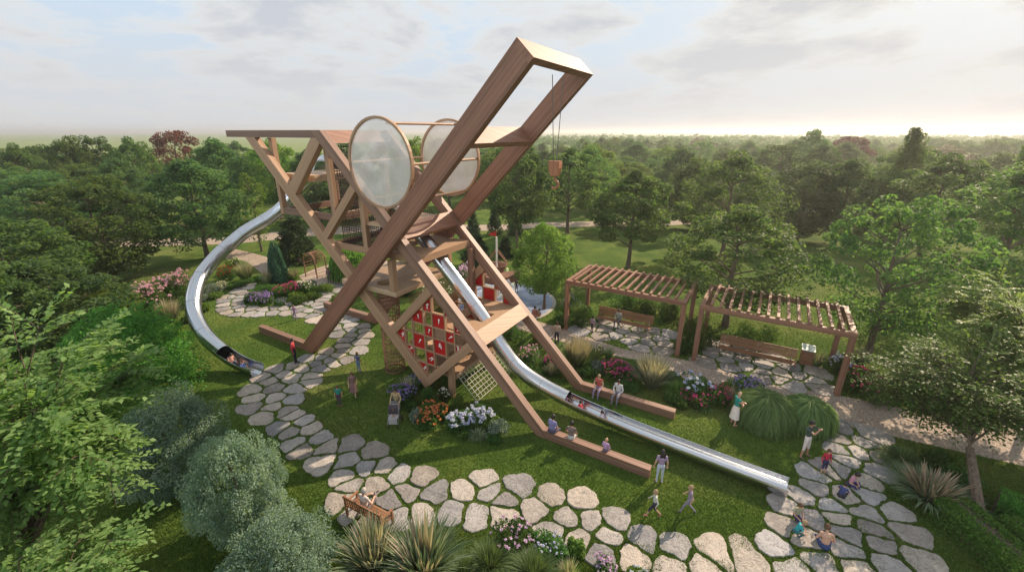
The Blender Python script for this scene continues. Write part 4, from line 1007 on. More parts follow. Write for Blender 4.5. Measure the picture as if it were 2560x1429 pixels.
flowers(1010,735,1.4,1.8,None,'dense green shrub behind the rope tunnel','bush',name='shrub',cat='shrub')
flowers(960,760,1.0,1.0,None,'light green shrub left of the rope tunnel','bushl',name='shrub',cat='shrub')
flowers(1098,765,1.5,2.1,'white','white flowering shrub under the hole deck',nf=130,fs=.11)
flowers(1158,735,1.1,2.6,'lilac','tall lilac shrub behind the long slide',nf=80,fs=.15,spike=True)
# beds right of the tower
flowers(1298,858,.6,1.3,None,'young green shrub by the gravel path corner','bush',name='shrub',cat='shrub',dens=.6)
flowers(1270,845,.6,.9,None,'dark green shrub at the edge of the low platform','bush',name='shrub',cat='shrub')
flowers(1322,905,.75,1.3,'pink','tall pink flowers beside the long slide bend',nf=45,fs=.12,dens=.7)
grass(1335,915,1.0,.7,260,'thin green grass under the tall pink flowers','blade',w=.02)
flowers(1378,915,.6,.7,'magenta','small magenta clump against the far leg',nf=70,fs=.08)
grass(1378,938,.8,.6,280,'low grass clump at the foot of the far leg','grey','tan',.3,.02)
flowers(1345,862,.5,.7,'red','rusty red plant by the gravel path',nf=40,leaf='bushl')
grass(1442,918,1.8,1.35,900,'tall feathery grass nearest the far leg','blade','tan',.8,.024,.3)
grass(1520,900,1.1,.5,220,'narrow green grass before the gravel path','blade',w=.02)
flowers(1488,895,.6,1.0,'white','fine green plant with tiny white flowers',nf=70,fs=.05,leaf='bushl')
flowers(1540,942,1.1,.95,'magenta','crimson flower bed between the two tall grasses',nf=190,fs=.09)
grass(1628,968,1.8,1.4,950,'tall feathery grass in the middle of the right bed','grey','tan',.8,.026,.35)
grass(1690,985,1.0,.95,240,'broad leaved lime plant beside the white globe flowers','lime',w=.075,arch=.7,name='strap_leaf_plant',cat='plant')
flowers(1740,985,1.1,1.15,'blue','white blue globe flowers in the right bed',nf=34,fs=.15,ball=True)
flowers(1735,1008,.9,.7,'magenta','magenta flowers in front of the globe flowers',nf=70,fs=.09)
flowers(1795,1005,.9,.85,'magenta','magenta flowers next to the small grass tuft',nf=90,fs=.08)
flowers(1700,1012,.5,.4,None,'broad green leaves at the front edge of the right bed','bush',ls=.2,name='shrub',cat='shrub')
grass(1762,1022,.5,.5,120,'small strappy tuft at the front edge of the right bed','blade',w=.035,arch=.8)
flowers(1858,985,.95,1.0,'purple','purple aster clump beside the gravel path',nf=120,fs=.09)
grass(1825,1010,1.0,.45,220,'upright small grass left of the round grass mounds','grey','tan',.4,.02)
mound(1905,1050,1.1,1.1,6500,'left large round fountain grass mound','mist')
mound(2012,1058,.95,1.0,6000,'right large round fountain grass mound','mist')
for i,(x,y,r,h,l) in enumerate([(1310,925,.8,.5,'bush'),(1350,935,.7,.4,'bush'),(1415,935,.8,.5,'bushl'),(1470,935,.8,.5,'bush'),(1500,925,.8,.7,'silver'),(1575,965,.8,.5,'bush'),(1590,925,.8,.6,'bushl'),(1665,950,.8,.6,'bush'),(1770,985,.8,.6,'bush'),(1820,985,.7,.6,'bushl'),(1690,1000,.7,.4,'bush'),(1890,1000,.6,.5,'bush'),(1030,1020,.5,.45,'bush'),(1060,1035,.5,.4,'bushl'),(1120,1042,.5,.45,'bush'),(1170,1088,.5,.35,'bush'),(1228,1062,.5,.5,'bushl'),(1185,1042,.5,.5,'bush'),(1235,1100,.4,.35,'bush')]):
    flowers(x,y,r,h,None,'x',l,name='ground_cover',cat='ground cover'); FILL.append((x,y))
# round the pergolas
for a in [(1462,812,1.1,1.5,'bush','round dark shrub left of the left pergola'),(1398,815,.9,1.1,'bush','low dark shrub beside the pool side figures'),(1560,770,1.2,1.6,'bush','dark shrub behind the left end of the occupied bench'),(1610,778,1.2,1.4,'bush','dark shrub behind the middle of the occupied bench'),(1665,795,1.2,1.6,'bush','dark shrub behind the right end of the occupied bench'),(1735,862,1.15,2.3,'bush','big dark shrub between the two pergolas'),(1712,880,.8,1.0,'bush','low shrub at the foot of the left pergola post'),(1780,868,.7,1.6,'bush','slim shrub left of the empty bench'),(1860,860,.9,1.6,'bushl','wispy shrub behind the empty bench, left'),(1925,868,.9,1.6,'bushl','wispy shrub behind the empty bench, right'),(1505,795,.7,1.2,'bushl','light shrub with reddish tips inside the left pergola')]:
    flowers(a[0],a[1],a[2],a[3],None,a[5],a[4],name='shrub',cat='shrub',dens=.9)
grass(1445,800,1.7,.9,300,'tall grass with dark plumes near the left pergola post','blade',None,.3,.02,.25)
flowers(1428,790,.8,1.6,'lavender','dark lavender spikes left of the left pergola',nf=60,fs=.09,spike=True)
flowers(2085,925,.8,1.3,'blue','blue flowers left of the right pergola front post',nf=60,fs=.10)
flowers(2165,985,1.4,1.5,'magenta','purple and pink flowers right of the right pergola front post',nf=110,fs=.10)
flowers(2215,1000,.9,1.2,'lilac','pale lilac flowers at the gravel path edge',nf=50,fs=.10)
grass(2150,915,1.2,.9,300,'pale plumed grass behind the right pergola','grey','tan',.5,.025,.4)
grass(2040,915,1.0,.8,260,'wild tan grass beside the litter bin','blade','tan',.4,.02)
# island in front of the tower
flowers(1005,1003,.85,.95,'purple','purple aster clump at the left of the tower bed',nf=150,fs=.085)
grass(1022,985,1.15,.7,260,'grey grass behind the purple asters','grey','tan',.2,.025)
flowers(1045,968,.6,.9,'purple','purple asters under the play wall corner',nf=70,fs=.08)
flowers(1072,1005,.52,1.0,None,'round dark green ball bush under the play wall','conif' if False else 'bush',ls=.06,dens=1.8,name='shrub',cat='shrub')
flowers(1143,1018,.5,.85,None,'round green ball bush at the tower post','bushl',ls=.06,dens=1.8,name='shrub',cat='shrub')
flowers(1112,1000,.4,.7,'white','small white flowers beside the tower post',nf=40,fs=.07)
flowers(1085,1052,.85,.9,'coral','coral red flowers in the tower bed',nf=120,fs=.10)
flowers(1035,1045,.6,.5,None,'silvery low plant behind the pushchair','silver',name='shrub',cat='shrub')
flowers(1150,1068,.8,.85,'blue','pale blue hydrangea, left half of the pair',nf=42,fs=.15,ball=True)
flowers(1205,1062,.8,.9,'blue','pale blue hydrangea, right half of the pair',nf=42,fs=.15,ball=True)
grass(1195,1095,.65,.55,260,'spiky grass tuft at the front of the tower bed','grey',w=.02,arch=.7)
flowers(1245,1085,.6,.8,None,'grey green leafy plant at the right tip of the tower bed','silver',ls=.09,name='shrub',cat='shrub')
flowers(1060,1068,.4,.35,None,'broad leaves in front of the coral flowers','bush',ls=.17,name='shrub',cat='shrub')
# front bed at the bottom edge
grass(935,1425,1.7,1.5,480,'large striped strap leaf plant below the wooden bench, left','strap','tan',.12,.075,.35,1.1,name='strap_leaf_plant',cat='plant',group='strap leaf plants')
grass(1060,1440,1.8,1.6,520,'large striped strap leaf plant below the wooden bench, right','strap','tan',.12,.075,.35,1.1,name='strap_leaf_plant',cat='plant',group='strap leaf plants')
grass(1225,1425,1.2,1.0,1300,'fine green grass right of the strap leaf plants','blade',w=.026,arch=.8,up=1.2)
grass(1165,1445,1.0,.8,900,'low fine grass at the bottom edge','blade',w=.026,arch=.8,up=1.2)
grass(1335,1450,1.2,1.1,1500,'wide fine green grass in front of the lilac flowers','blade',w=.026,arch=.8,up=1.2)
grass(1420,1450,.7,.5,300,'yellowish grass tuft at the bottom edge','lime','tan',.6,.016,.4)
flowers(1285,1365,.8,.9,'lilac','lilac flowers in the front bed, left group',nf=50,fs=.09)
flowers(1372,1395,.8,.8,'blue','pale violet flowers in the front bed, right group',nf=34,fs=.08)
flowers(1440,1385,.35,.75,None,'tall leafy stalk in the front bed','bushl',name='shrub',cat='shrub')
flowers(1512,1440,.55,.6,'lilac','pink purple flower clump at the bottom edge',nf=60,fs=.09)
flowers(1590,1455,.45,.45,'blue','small blue white flowers at the bottom edge',nf=40,fs=.06,leaf='bushl')
# right side
grass(2318,1255,1.35,1.35,800,'big rust and green strap leaf plant at the right','strap','rust',.22,.065,.4,.9,name='strap_leaf_plant',cat='plant')
grass(2255,1155,1.0,1.2,900,'fine green grass behind the rust strap leaf plant','blade',w=.03,arch=1.0,up=1.1)
def hedge(P,w,h,label):
    P=[G(*p) for p in P]; pts=cr(P,8); rng=seed(); root=thing('clipped_hedge',label,'hedge',tuple(P[0])); L=[]
    core=MB(); n=3800*len(P)
    for a,b in zip(pts,pts[1:]): 
        core.beam(a+EZ*(h*.45),b+EZ*(h*.45),w*.8,h*.88)
    core.build('stems',M['bark'],root)
    k=rng.integers(0,len(pts)-1,n); t=rng.random(n); A=np.array([tuple(p) for p in pts]); c=A[k]*(1-t)[:,None]+A[k+1]*t[:,None]; d=A[k+1]-A[k]; d/=np.linalg.norm(d,axis=1)[:,None]; s=np.stack([-d[:,1],d[:,0],d[:,2]*0],1)
    th=rng.random(n)*np.pi; q=np.sign(np.cos(th))*np.abs(np.cos(th))**.5; zz=np.abs(np.sin(th))**.5
    low=rng.random(n)*1.0; side=rng.random(n)<.4; off=np.where(side,np.sign(q),q)*w/2*(.93+.1*rng.random(n)); z=np.where(side,low*h*.9,h*(.55+.45*zz))*(.95+.07*rng.random(n))
    Pn=c+s*off[:,None]; Pn[:,2]=z; V,Fq=kites(Pn,.085,.055,rng,.3); V=V-np.array(tuple(P[0])); link(bpy.data.objects.new('foliage',npmesh('foliage',V,Fq,[L_['hedge']],rng.random(n))),root)
hedge([(2365,1290),(2440,1360),(2540,1450),(2600,1520)],1.25,.9,'clipped hedge nearest the flagstones in the lower right corner')
hedge([(2500,1330),(2570,1390),(2640,1450)],.8,.8,'second clipped hedge behind the first in the lower right corner')
hedge([(2480,1275),(2560,1310),(2640,1350)],.9,.9,'clipped hedge at the foot of the lower right tree')
flowers(2345,1175,.8,.9,None,'bright green shrub behind the rust strap leaf plant','bush',name='shrub',cat='shrub')
flowers(2400,1215,.8,.8,None,'green shrub beside the lower right tree trunk','bush',name='shrub',cat='shrub')
# fine grass over the lawn: short blades
def lawn():
    rng=np.random.default_rng(77); n=420000; x=rng.uniform(-60,2620,n); y=1429-(rng.random(n)**1.25)*760
    a=(x-CX)/FPX; b=(y-CY)/FPX; t=-CAMH/(-sp_-b*cp); X=a*t; Y=(cp-b*sp_)*t
    P=np.stack([X,Y,np.zeros(n)],1); s=P[:,:2]
    cs=np.array([(o.location.x,o.location.y) for o,_,_ in STONES]); keep=np.ones(n,bool)
    for i in range(0,n,20000):
        d=((s[i:i+20000,None,:]-cs[None])**2).sum(2).min(1); keep[i:i+20000]=d>.30**2
    keep&=((P[:,0]-pc[0])**2+(P[:,1]-pc[1])**2)>(PR+.3)**2
    for o in [o for o in bpy.data.objects if o.name.startswith('path')]:
        for p in o.data.polygons:
            q=np.array([tuple(o.data.vertices[v].co[:2]) for v in p.vertices]); ins=np.ones(n,bool)
            for k in range(4):
                e=q[(k+1)%4]-q[k]; ins&=(e[0]*(s[:,1]-q[k,1])-e[1]*(s[:,0]-q[k,0]))>=0
            keep&=~ins
    P=P[keep]; n=len(P); an=rng.random(n)*6.28; h=.035+.045*rng.random(n); w=.008+.006*rng.random(n); w=w*(1+np.linalg.norm(P,axis=1)/22)
    c,s_=np.cos(an)[:,None],np.sin(an)[:,None]; dx=np.concatenate([c,s_,c*0],1)*w[:,None]; ln=rng.normal(size=(n,3))*.022; ln[:,2]=h
    V=np.stack([P-dx,P+dx,P+ln],1).reshape(-1,3); me=npmesh('lawn_blades',V,np.arange(3*n).reshape(n,3),[GM['lawn']],np.clip(.5+.22*rng.normal(size=n)+.25*np.sin(P[:,0]*.9)*np.cos(P[:,1]*.7),0,1))
    o=bpy.data.objects.new('lawn_grass',me); COL.objects.link(o); tag(o,'short green lawn grass round the flagstones','lawn grass',kind='stuff')
GM['lawn']=leafmat('lawn_blade',(.056,.110,.020),(.145,.195,.045),.25)
lawn()
# ------------------------------------------------------------------ splash ship and fountains
def ship():
    g=G(1243,742); root=thing('play_ship','small pirate style play ship with mast, red flag and lookout basket in the pool','play ship',tuple(g)); W=M['perg']
    hh=HT(g,592)
    mb=MB(); mb.rod(g,g+EZ*hh,.09,.07,8); mb.build('mast',M['white'],root)
    mb=MB(); a=g+EZ*(hh+.02); mb.poly([a,a-Vector((.62,.1,-.16)),a-Vector((.5,.05,-.32)),a+EZ*.42]); mb.poly([a+Vector((0,.02,.42)),a-Vector((.5,.03,-.32)),a-Vector((.62,.08,-.16)),a+Vector((0,.02,0))]); mb.build('flag',M['red'],root)
    hb=HT(g,668); mb=MB(); mb.lathe(g+EZ*hb,[(.55,-.35),(.62,-.3),(.80,.18),(.86,.2),(.86,.26),(.76,.24),(.56,-.25)],20); mb.build('lookout_basket',W,root)
    mb=MB()
    for s in (-1,1):
        p0=g+EZ*(hh-1.1); p1=g+Vector((s*.85,.1,hb+.3)); mb.rod(p0,p1,.035,n=5); mb.rod(p0+Vector((s*.1,.25,0)),p1+Vector((s*.05,.35,0)),.035,n=5)
        for k in range(5): t=(k+1)/6; mb.rod(p0.lerp(p1,t),p0.lerp(p1,t)+Vector((s*.07,.3,0)),.025,n=4)
    mb.build('rigging',M['bench'],root)
    z0=HT(g,702); L=3.0; mb=MB(); sec=[]
    for k in range(9):
        t=k/8*2-1; w=.85*(1-abs(t)**2.6)+.06; up_=.45*t*t; c=g+Vector((t*L*.62,.15,z0+up_)); sec.append([c+Vector((0,-w,.42)),c+Vector((0,-w*.8,-.15)),c+Vector((0,0,-.42)),c+Vector((0,w*.8,-.15)),c+Vector((0,w,.42))])
    for A,B in zip(sec,sec[1:]):
        for j in range(4): mb.poly([A[j],A[j+1],B[j+1],B[j]],(1,0,0))
        mb.poly([A[0],B[0],B[4],A[4]],(1,0,0))
    mb.build('hull',W,root)
    mb=MB(); mb.rod(g+Vector((L*.6,.15,z0+.75)),g+Vector((L*.86,.15,z0+1.0)),.06,.03,6); mb.build('bowsprit',W,root)
    for dx in (-1.1,0.05,1.1): mb=MB(); mb.rod(g+Vector((dx,.15,0)),g+Vector((dx,.15,z0-.25)),.12,.10,8); mb.build('support_post',M['bench'],root)
    mb=MB(); q=g+Vector((.1,-.75,z0+.1)); mb.poly([q,q+Vector((1.2,-.1,-.4)),q+Vector((.9,0,.35))]); mb.poly([q+Vector((0,.02,0)),q+Vector((.9,.02,.35)),q+Vector((1.2,-.08,-.4))]); mb.build('sail',M['white'],root)
ship()
M['spray']=leafmat('water_spray',(.55,.62,.70),(.85,.88,.92),.5)
def fountain(px,py,h,r,label):
    g=G(px,py); rng=seed(); n=900; t=rng.random(n)*2-1; a=rng.random(n)*6.28; q=r*np.abs(t); P=np.stack([np.cos(a)*q,np.sin(a)*q,.03+h*(1-t*t)],1)+rng.normal(size=(n,3))*.03; P[:,2]=np.abs(P[:,2])
    V,Fq=kites(P,.10,.03,rng,.1,np.tile(np.array([0,0,1.0]),(n,1))*2); o=bpy.data.objects.new('fountain_jet',npmesh('jet',V,Fq,[M['spray']],rng.random(n))); COL.objects.link(o); o.location=g; tag(o,label,'fountain',group='splash pool fountains')
fountain(1268,712,1.5,.12,'thin water jet beside the ship bow'); fountain(1283,722,1.2,.35,'arched fountain left of the dark figure'); fountain(1262,745,.9,.4,'foaming fountain seen through the far red play wall'); fountain(1215,745,1.0,.4,'fountain left of the ship mast'); fountain(1225,715,1.0,.3,'fountain behind the ship hull')
# wooden bench at the front left
def garden_bench():
    A=G(868,1262+28); B=G(958,1318+22); ax=(B-A).normalized(); bk=EZ.cross(ax).normalized()
    if bk.dot(G(930,1210)-A)>0: pass
    else: bk=-bk
    fw=bk; L=(B-A).length; r=thing('wooden_bench','carved wooden garden bench with a seated man, lower left path','bench',tuple(A.lerp(B,.5)))
    def P(a,f,z): return A+ax*a+fw*f+EZ*z
    mb=MB()
    for k in range(5): mb.box(P(L/2,.1+k*.1,.45),(L,.085,.03),(ax,fw,EZ))
    mb.build('seat',M['bench'],r); mb=MB(); mb.box(P(L/2,-.04,.95),(L,.05,.09),(ax,fw,EZ)); mb.box(P(L/2,.0,.55),(L,.04,.06),(ax,fw,EZ))
    for k in range(15): mb.beam(P(.06+k*(L-.12)/14,.0,.57),P(.06+k*(L-.12)/14,-.035,.92),.055,.02,ax)
    mb.build('backrest',M['bench'],r)
    for a in (0.03,L-.03):
        for f,z in ((.0,.98),(.52,.66)): mb=MB(); mb.box(P(a,f,z/2),(.07,.07,z),(ax,fw,EZ)); mb.build('leg',M['bench'],r)
        mb=MB(); mb.box(P(a,.27,.675),(.08,.60,.035),(ax,fw,EZ)); mb.build('armrest',M['bench'],r)
        mb=MB(); mb.box(P(a,.26,.40),(.04,.44,.07),(ax,fw,EZ)); mb.build('side_rail',M['bench'],r)
    return P,L,ax,fw
gbP,gbL,gbax,gbfw=garden_bench()
# air: thin even haze over the whole place
def haze():
    mb=MB(); x0,x1,y0,y1,z0,z1=-6100,6100,-320,9100,-1.2,22
    mb.hexa([(x0,y0,z0),(x1,y0,z0),(x1,y1,z0),(x0,y1,z0),(x0,y0,z1),(x1,y0,z1),(x1,y1,z1),(x0,y1,z1)])
    m=bpy.data.materials.new('air_haze'); m.use_nodes=True; nt=m.node_tree; nt.nodes.clear(); v=N(nt,'ShaderNodeVolumePrincipled'); v.inputs['Color'].default_value=(.95,.94,.90,1); v.inputs['Density'].default_value=.0006; v.inputs['Anisotropy'].default_value=.6
    o=N(nt,'ShaderNodeOutputMaterial'); nt.links.new(v.outputs[0],o.inputs['Volume']); ob=one('haze',m,None,None,mb,kind='stuff')
haze()
# ------------------------------------------------------------------ people
SKINM={}
def fab(c,rough=.8):
    k=tuple(round(x,3) for x in c)
    if k not in SKINM: SKINM[k]=flat('cloth_%d'%len(SKINM),c,rough,.10,9)
    return SKINM[k]
SK={'light':flat('skin_light',(.50,.29,.20),.5,.04),'mid':flat('skin_medium',(.36,.19,.12),.5,.04),'dark':flat('skin_dark',(.20,.10,.065),.5,.04)}
HR={'black':flat('hair_black',(.018,.014,.012),.5,.2,30),'brown':flat('hair_brown',(.10,.05,.025),.5,.2,30),'grey':flat('hair_grey',(.33,.31,.29),.6,.2,30),'sand':flat('hair_sand',(.30,.20,.11),.6,.2,30)}
M['eye']=flat('eye_dark',(.03,.02,.02),.2)
def V3(*a): return Vector(a)
def arm(sh,el,wr): return (Vector(sh),Vector(el),Vector(wr))
POSES={}
def pose(name,hipz=.93,hipy=0,lean=0,knees=None,ankles=None,elbows=None,wrists=None,toe=1.0,headtilt=0,toes=None):
    POSES[name]=dict(hipz=hipz,hipy=hipy,lean=lean,knees=knees,ankles=ankles,elbows=elbows,wrists=wrists,headtilt=headtilt,toes=toes)
# positions for an adult of 1.72 m; x right, y forward, z up. (left, right)
pose('stand',knees=((-.10,.02,.50),(.10,.02,.50)),ankles=((-.11,0,.08),(.12,0,.08)),elbows=((-.25,-.03,1.13),(.25,-.03,1.13)),wrists=((-.27,.05,.88),(.27,.05,.88)))
pose('walk',knees=((-.09,.22,.52),(.09,-.04,.49)),ankles=((-.09,.34,.12),(.10,-.36,.17)),elbows=((-.25,-.14,1.15),(.25,.08,1.14)),wrists=((-.24,-.05,.91),(.24,.27,.98)))
pose('sit',hipz=.56,knees=((-.13,.42,.50),(.14,.42,.50)),ankles=((-.12,.46,.08),(.14,.50,.08)),elbows=((-.26,.08,.78),(.26,.08,.78)),wrists=((-.10,.30,.64),(.10,.30,.64)),lean=.06)
pose('sit_cross',hipz=.56,knees=((-.10,.44,.52),(.12,.44,.66)),ankles=((-.12,.46,.08),(-.22,.72,.52)),elbows=((-.26,.10,.80),(.26,.10,.80)),wrists=((-.06,.34,.86),(.14,.34,.80)),lean=.04)
pose('ground',hipz=.13,knees=((-.22,.30,.26),(.22,.30,.26)),ankles=((-.05,.42,.07),(.10,.36,.09)),elbows=((-.27,.10,.36),(.27,.10,.36)),wrists=((-.12,.30,.26),(.12,.30,.26)),lean=.12,headtilt=.05)
pose('crouch',hipz=.34,hipy=-.05,knees=((-.16,.34,.44),(.16,.34,.42)),ankles=((-.13,.12,.08),(.13,.14,.08)),elbows=((-.28,.24,.55),(.28,.24,.55)),wrists=((-.14,.44,.42),(.14,.46,.40)),lean=.22,headtilt=.06)
pose('photo',knees=((-.14,.03,.50),(.13,0,.50)),ankles=((-.20,.03,.08),(.17,-.03,.08)),elbows=((-.26,.26,1.38),(.27,.26,1.38)),wrists=((-.06,.33,1.56),(.08,.33,1.56)),lean=-.03)
pose('fold',knees=((-.12,.02,.50),(.12,.02,.50)),ankles=((-.16,.02,.08),(.14,-.02,.08)),elbows=((-.25,.14,1.16),(.25,.14,1.16)),wrists=((.02,.32,1.20),(-.02,.34,1.14)),lean=.02)
pose('recline',hipz=.13,knees=((-.10,.42,.22),(.10,.40,.18)),ankles=((-.10,.82,.12),(.10,.80,.10)),elbows=((-.25,-.06,.30),(.25,-.06,.30)),wrists=((-.14,.22,.24),(.14,.22,.24)),lean=-.28,headtilt=.08)
pose('push',knees=((-.10,.05,.50),(.10,-.03,.49)),ankles=((-.10,.06,.08),(.10,-.16,.08)),elbows=((-.26,.10,1.14),(.26,.10,1.14)),wrists=((-.22,.40,1.04),(.22,.40,1.04)),lean=.06)
def person(px,py,h,face,pose_,label,shirt,legs,skin='light',hair='brown',short=False,sleeve='short',skirt=None,bald=False,longh=False,child=False,z=0.0,g=None,shoes=(.05,.04,.04),wide=1.0,tor_skin=False,pitch=0.0,roll=0.0):
    """face: direction the person looks towards, degrees clockwise from straight away from the camera"""
    p=POSES[pose_]; g=(G(px,py) if g is None else Vector(g)); s=h/1.72; hs=1.22 if child else 1.0; bm=bmesh.new(); bones=[]
    def cap(a,b,ra,rb,tag_,n=10):
        a=Vector(a);b=Vector(b); bones.append((a,b,tag_,(ra+rb)/2)); d=b-a; L=d.length; d=d/L if L>1e-6 else Vector((0,0,1)); u=d.orthogonal().normalized(); w=d.cross(u); rings=[]
        for t,rr_ in ((-1,0),(-.7,.7),(0,1)): rings.append((a+d*(t*ra),ra*rr_ if rr_ else 0))
        for t,rr_ in ((0,1),(.7,.7),(1,0)): rings.append((b+d*(t*rb),rb*rr_ if rr_ else 0))
        vs=[]
        for c,r in rings:
            vs.append([bm.verts.new(c)] if r==0 else [bm.verts.new(c+(u*math.cos(2*math.pi*i/n)+w*math.sin(2*math.pi*i/n))*r) for i in range(n)])
        for A,B in zip(vs,vs[1:]):
            for i in range(n):
                j=(i+1)%n
                if len(A)==1: bm.faces.new((A[0],B[j],B[i]))
                elif len(B)==1: bm.faces.new((A[i],A[j],B[0]))
                else: bm.faces.new((A[i],A[j],B[j],B[i]))
    def ell(c,r,tag_,tilt=0):
        c=Vector(c); bones.append((c,c+Vector((0,0,.001)),tag_,min(r))); q=bmesh.ops.create_icosphere(bm,subdivisions=3,radius=1.0)
        for v in q['verts']:
            x,y,zz=v.co; y,zz=y*r[1],zz*r[2]; y,zz=y*math.cos(tilt)-zz*math.sin(tilt),y*math.sin(tilt)+zz*math.cos(tilt); v.co=Vector((x*r[0],y,zz))+c
    hz=p['hipz']; hy=p['hipy']; tl=.50; ln=p['lean']
    def T(x,f,o=0): # torso point at fraction f up
        return Vector((x,hy+ln*f*1.0+o,hz+math.sqrt(max(.01,tl*tl-ln*ln))*f))
    W=wide
    ell(T(0,.02,-.005),(.155*W,.115*W,.13),'legs'); ell(T(0,.42),(.135*W,.10*W,.20),'shirt'); ell(T(0,.78,-.01),(.165*W,.105*W,.17),'shirt')
    if child is False and wide>1.15: ell(T(0,.3,.05),(.15*W,.11*W,.15),'shirt')
    sL,sR=T(-.17,.98,-.01),T(.17,.98,-.01); cap(sL,sR,.062,.062,'shirt'); nk=T(0,1.06); hc=T(0,1.0)+Vector((0,.03+p['headtilt']+ln*.15,.20+.02*hs))
    cap(nk,hc-Vector((0,.01,.06)),.052,.050,'skin')
    R=.098*hs; ell(hc,(R*.80,R*.97,R*1.18),'skin'); ell(hc+Vector((0,R*.22,-R*.62)),(R*.56,R*.62,R*.52),'skin')
    cap(hc+Vector((0,R*.92,R*.02)),hc+Vector((0,R*1.14,-R*.28)),.012*hs,.019*hs,'skin',6)
    for e in (-1,1): ell(hc+Vector((e*R*.83,-R*.05,-R*.08)),(R*.10,R*.20,R*.28),'skin')
    cap(hc+Vector((-.022,R*.84,-R*.62)),hc+Vector((.022,R*.84,-R*.62)),.011,.011,'skin',6)
    for i,e in enumerate((-1,1)):
        hp=Vector((e*.085*W,hy,hz-.01)); kn=Vector(p['knees'][i]); an=Vector(p['ankles'][i]); kn.y+=0
        cap(hp,kn,.088*W,.058,'legs'); cap(kn,an,.056,.038,'legs' if not short else 'calf'); sh_=(an-kn).normalized()
        fwd=Vector((e*.10,1,0)).normalized()
        if p['ankles'][i][1]<-.3: fwd=Vector((0,.55,-.75)).normalized()
        elif pose_ in('recline',): fwd=Vector((e*.15,.25,.95)).normalized()
        hl=an+Vector((0,-.03,-.035)); cap(hl,hl+fwd*.17,.036,.030,'shoe'); 
        shd=(sL,sR)[i]; eb=Vector(p['elbows'][i]); wr=Vector(p['wrists'][i]); cap(shd,eb,.050,.040,'uparm'); cap(eb,wr,.039,.026,'forearm')
        d=(wr-eb).normalized(); sd_=d.cross(Vector((0,0,1)) if abs(d.z)<.8 else Vector((0,1,0))).normalized(); nn=sd_.cross(d)
        pm=wr+d*.055; 
        for k in (-1,0,1): cap(wr+d*.012+sd_*k*.012,pm+sd_*k*.024,.017,.015,'skin',6)
        for k,L_k in ((-1.5,.062),(-.5,.075),(.5,.080),(1.5,.070)):
            b0=pm+sd_*k*.0175+d*.012; b1=b0+(d*.8-nn*.35+sd_*k*.06).normalized()*L_k*.55; b2=b1+(d*.4-nn*.85)*L_k*.45; cap(b0,b1,.0095,.009,'skin',6); cap(b1,b2,.009,.008,'skin',6)
        th=wr+d*.02-sd_*.022*(-e); cap(th,th+(d*.6-sd_*.8*(-e)-nn*.3)*.05,.012,.010,'skin',6)
    if skirt: 
        c0=T(0,.05); n=18; ra=[]
        kz=min(p['knees'][0][2],p['knees'][1][2])-.12
        rows=[[Vector((math.cos(2*math.pi*i/n)*rx,hy+math.sin(2*math.pi*i/n)*ry,zz)) for i in range(n)] for rx,ry,zz in ((.14,.11,hz+.06),(.19,.16,hz-.12),(.23,.20,kz+.08),(.25,.22,kz))]
        vs=[[bm.verts.new(q) for q in r] for r in rows]
        for A,B in zip(vs,vs[1:]):
            for i in range(n): j=(i+1)%n; bm.faces.new((A[i],A[j],B[j],B[i]))
        bm.faces.new(vs[0][::-1]); bm.faces.new(vs[-1])
    me=bpy.data.meshes.new('body'); bm.normal_update(); bmesh.ops.recalc_face_normals(bm,faces=bm.faces); bm.to_mesh(me); bm.free()
    tmp=bpy.data.objects.new('tmp',me); COL.objects.link(tmp); rm=tmp.modifiers.new('r','REMESH'); rm.mode='VOXEL'; rm.voxel_size=.013; rm.use_smooth_shade=True
    sm=tmp.modifiers.new('s','SMOOTH'); sm.factor=.5; sm.iterations=1
    dg=bpy.context.evaluated_depsgraph_get(); me2=bpy.data.meshes.new_from_object(tmp.evaluated_get(dg)); bpy.data.objects.remove(tmp); me2.materials.clear()
    skm=SK[skin]; ms=[skm,fab(shirt),fab(legs),fab(shoes),fab(skirt) if skirt else fab(legs)]
    for q in ms: me2.materials.append(q)
    nv=len(me2.polygons); cen=np.empty(nv*3); me2.polygons.foreach_get('center',cen); cen=cen.reshape(-1,3); best=np.full(nv,1e9); lab=np.zeros(nv,int); tt=np.zeros(nv); 
    for bi,(a,b,tg,rad) in enumerate(bones):
        a_=np.array(a);d=np.array(b)-a_; t=np.clip(((cen-a_)@d)/max(1e-9,d@d),0,1); dist=np.linalg.norm(cen-(a_+t[:,None]*d),axis=1)-rad; m=dist<best; best[m]=dist[m]; lab[m]=bi; tt[m]=t[m]
    mi=np.zeros(nv,int)
    for bi,(a,b,tg,rad) in enumerate(bones):
        m=lab==bi
        if tg=='skin': mi[m]=0
        elif tg=='shirt': mi[m]=0 if tor_skin else 1
        elif tg=='legs': mi[m]=2
        elif tg=='calf': mi[m]=np.where(tt[m]<.25,2,0)
        elif tg=='shoe': mi[m]=3
        elif tg=='uparm': mi[m]=0 if (tor_skin or sleeve=='none') else (1 if sleeve=='long' else np.where(tt[m]<.65,1,0))
        elif tg=='forearm': mi[m]=1 if (sleeve=='long' and not tor_skin) else 0
    if skirt:
        kz=min(p['knees'][0][2],p['knees'][1][2])-.125; m=(cen[:,2]<hz+.06)&(cen[:,2]>kz)&(np.abs(cen[:,0])<.27)&((mi==2)|(mi==1)|(lab<3)); 
        rr_=np.hypot(cen[:,0],cen[:,1]-hy); m2=m&(rr_>.10); mi[m2]=4; mi[(mi==2)&(cen[:,2]<=kz)]=0
    me2.polygons.foreach_set('material_index',mi.astype(np.int32)); me2.polygons.foreach_set('use_smooth',np.ones(nv,bool)); me2.update()
    root=thing('person',label,'person',(g.x,g.y,g.z+z),-R_(face)); root.scale=(s,s,s)
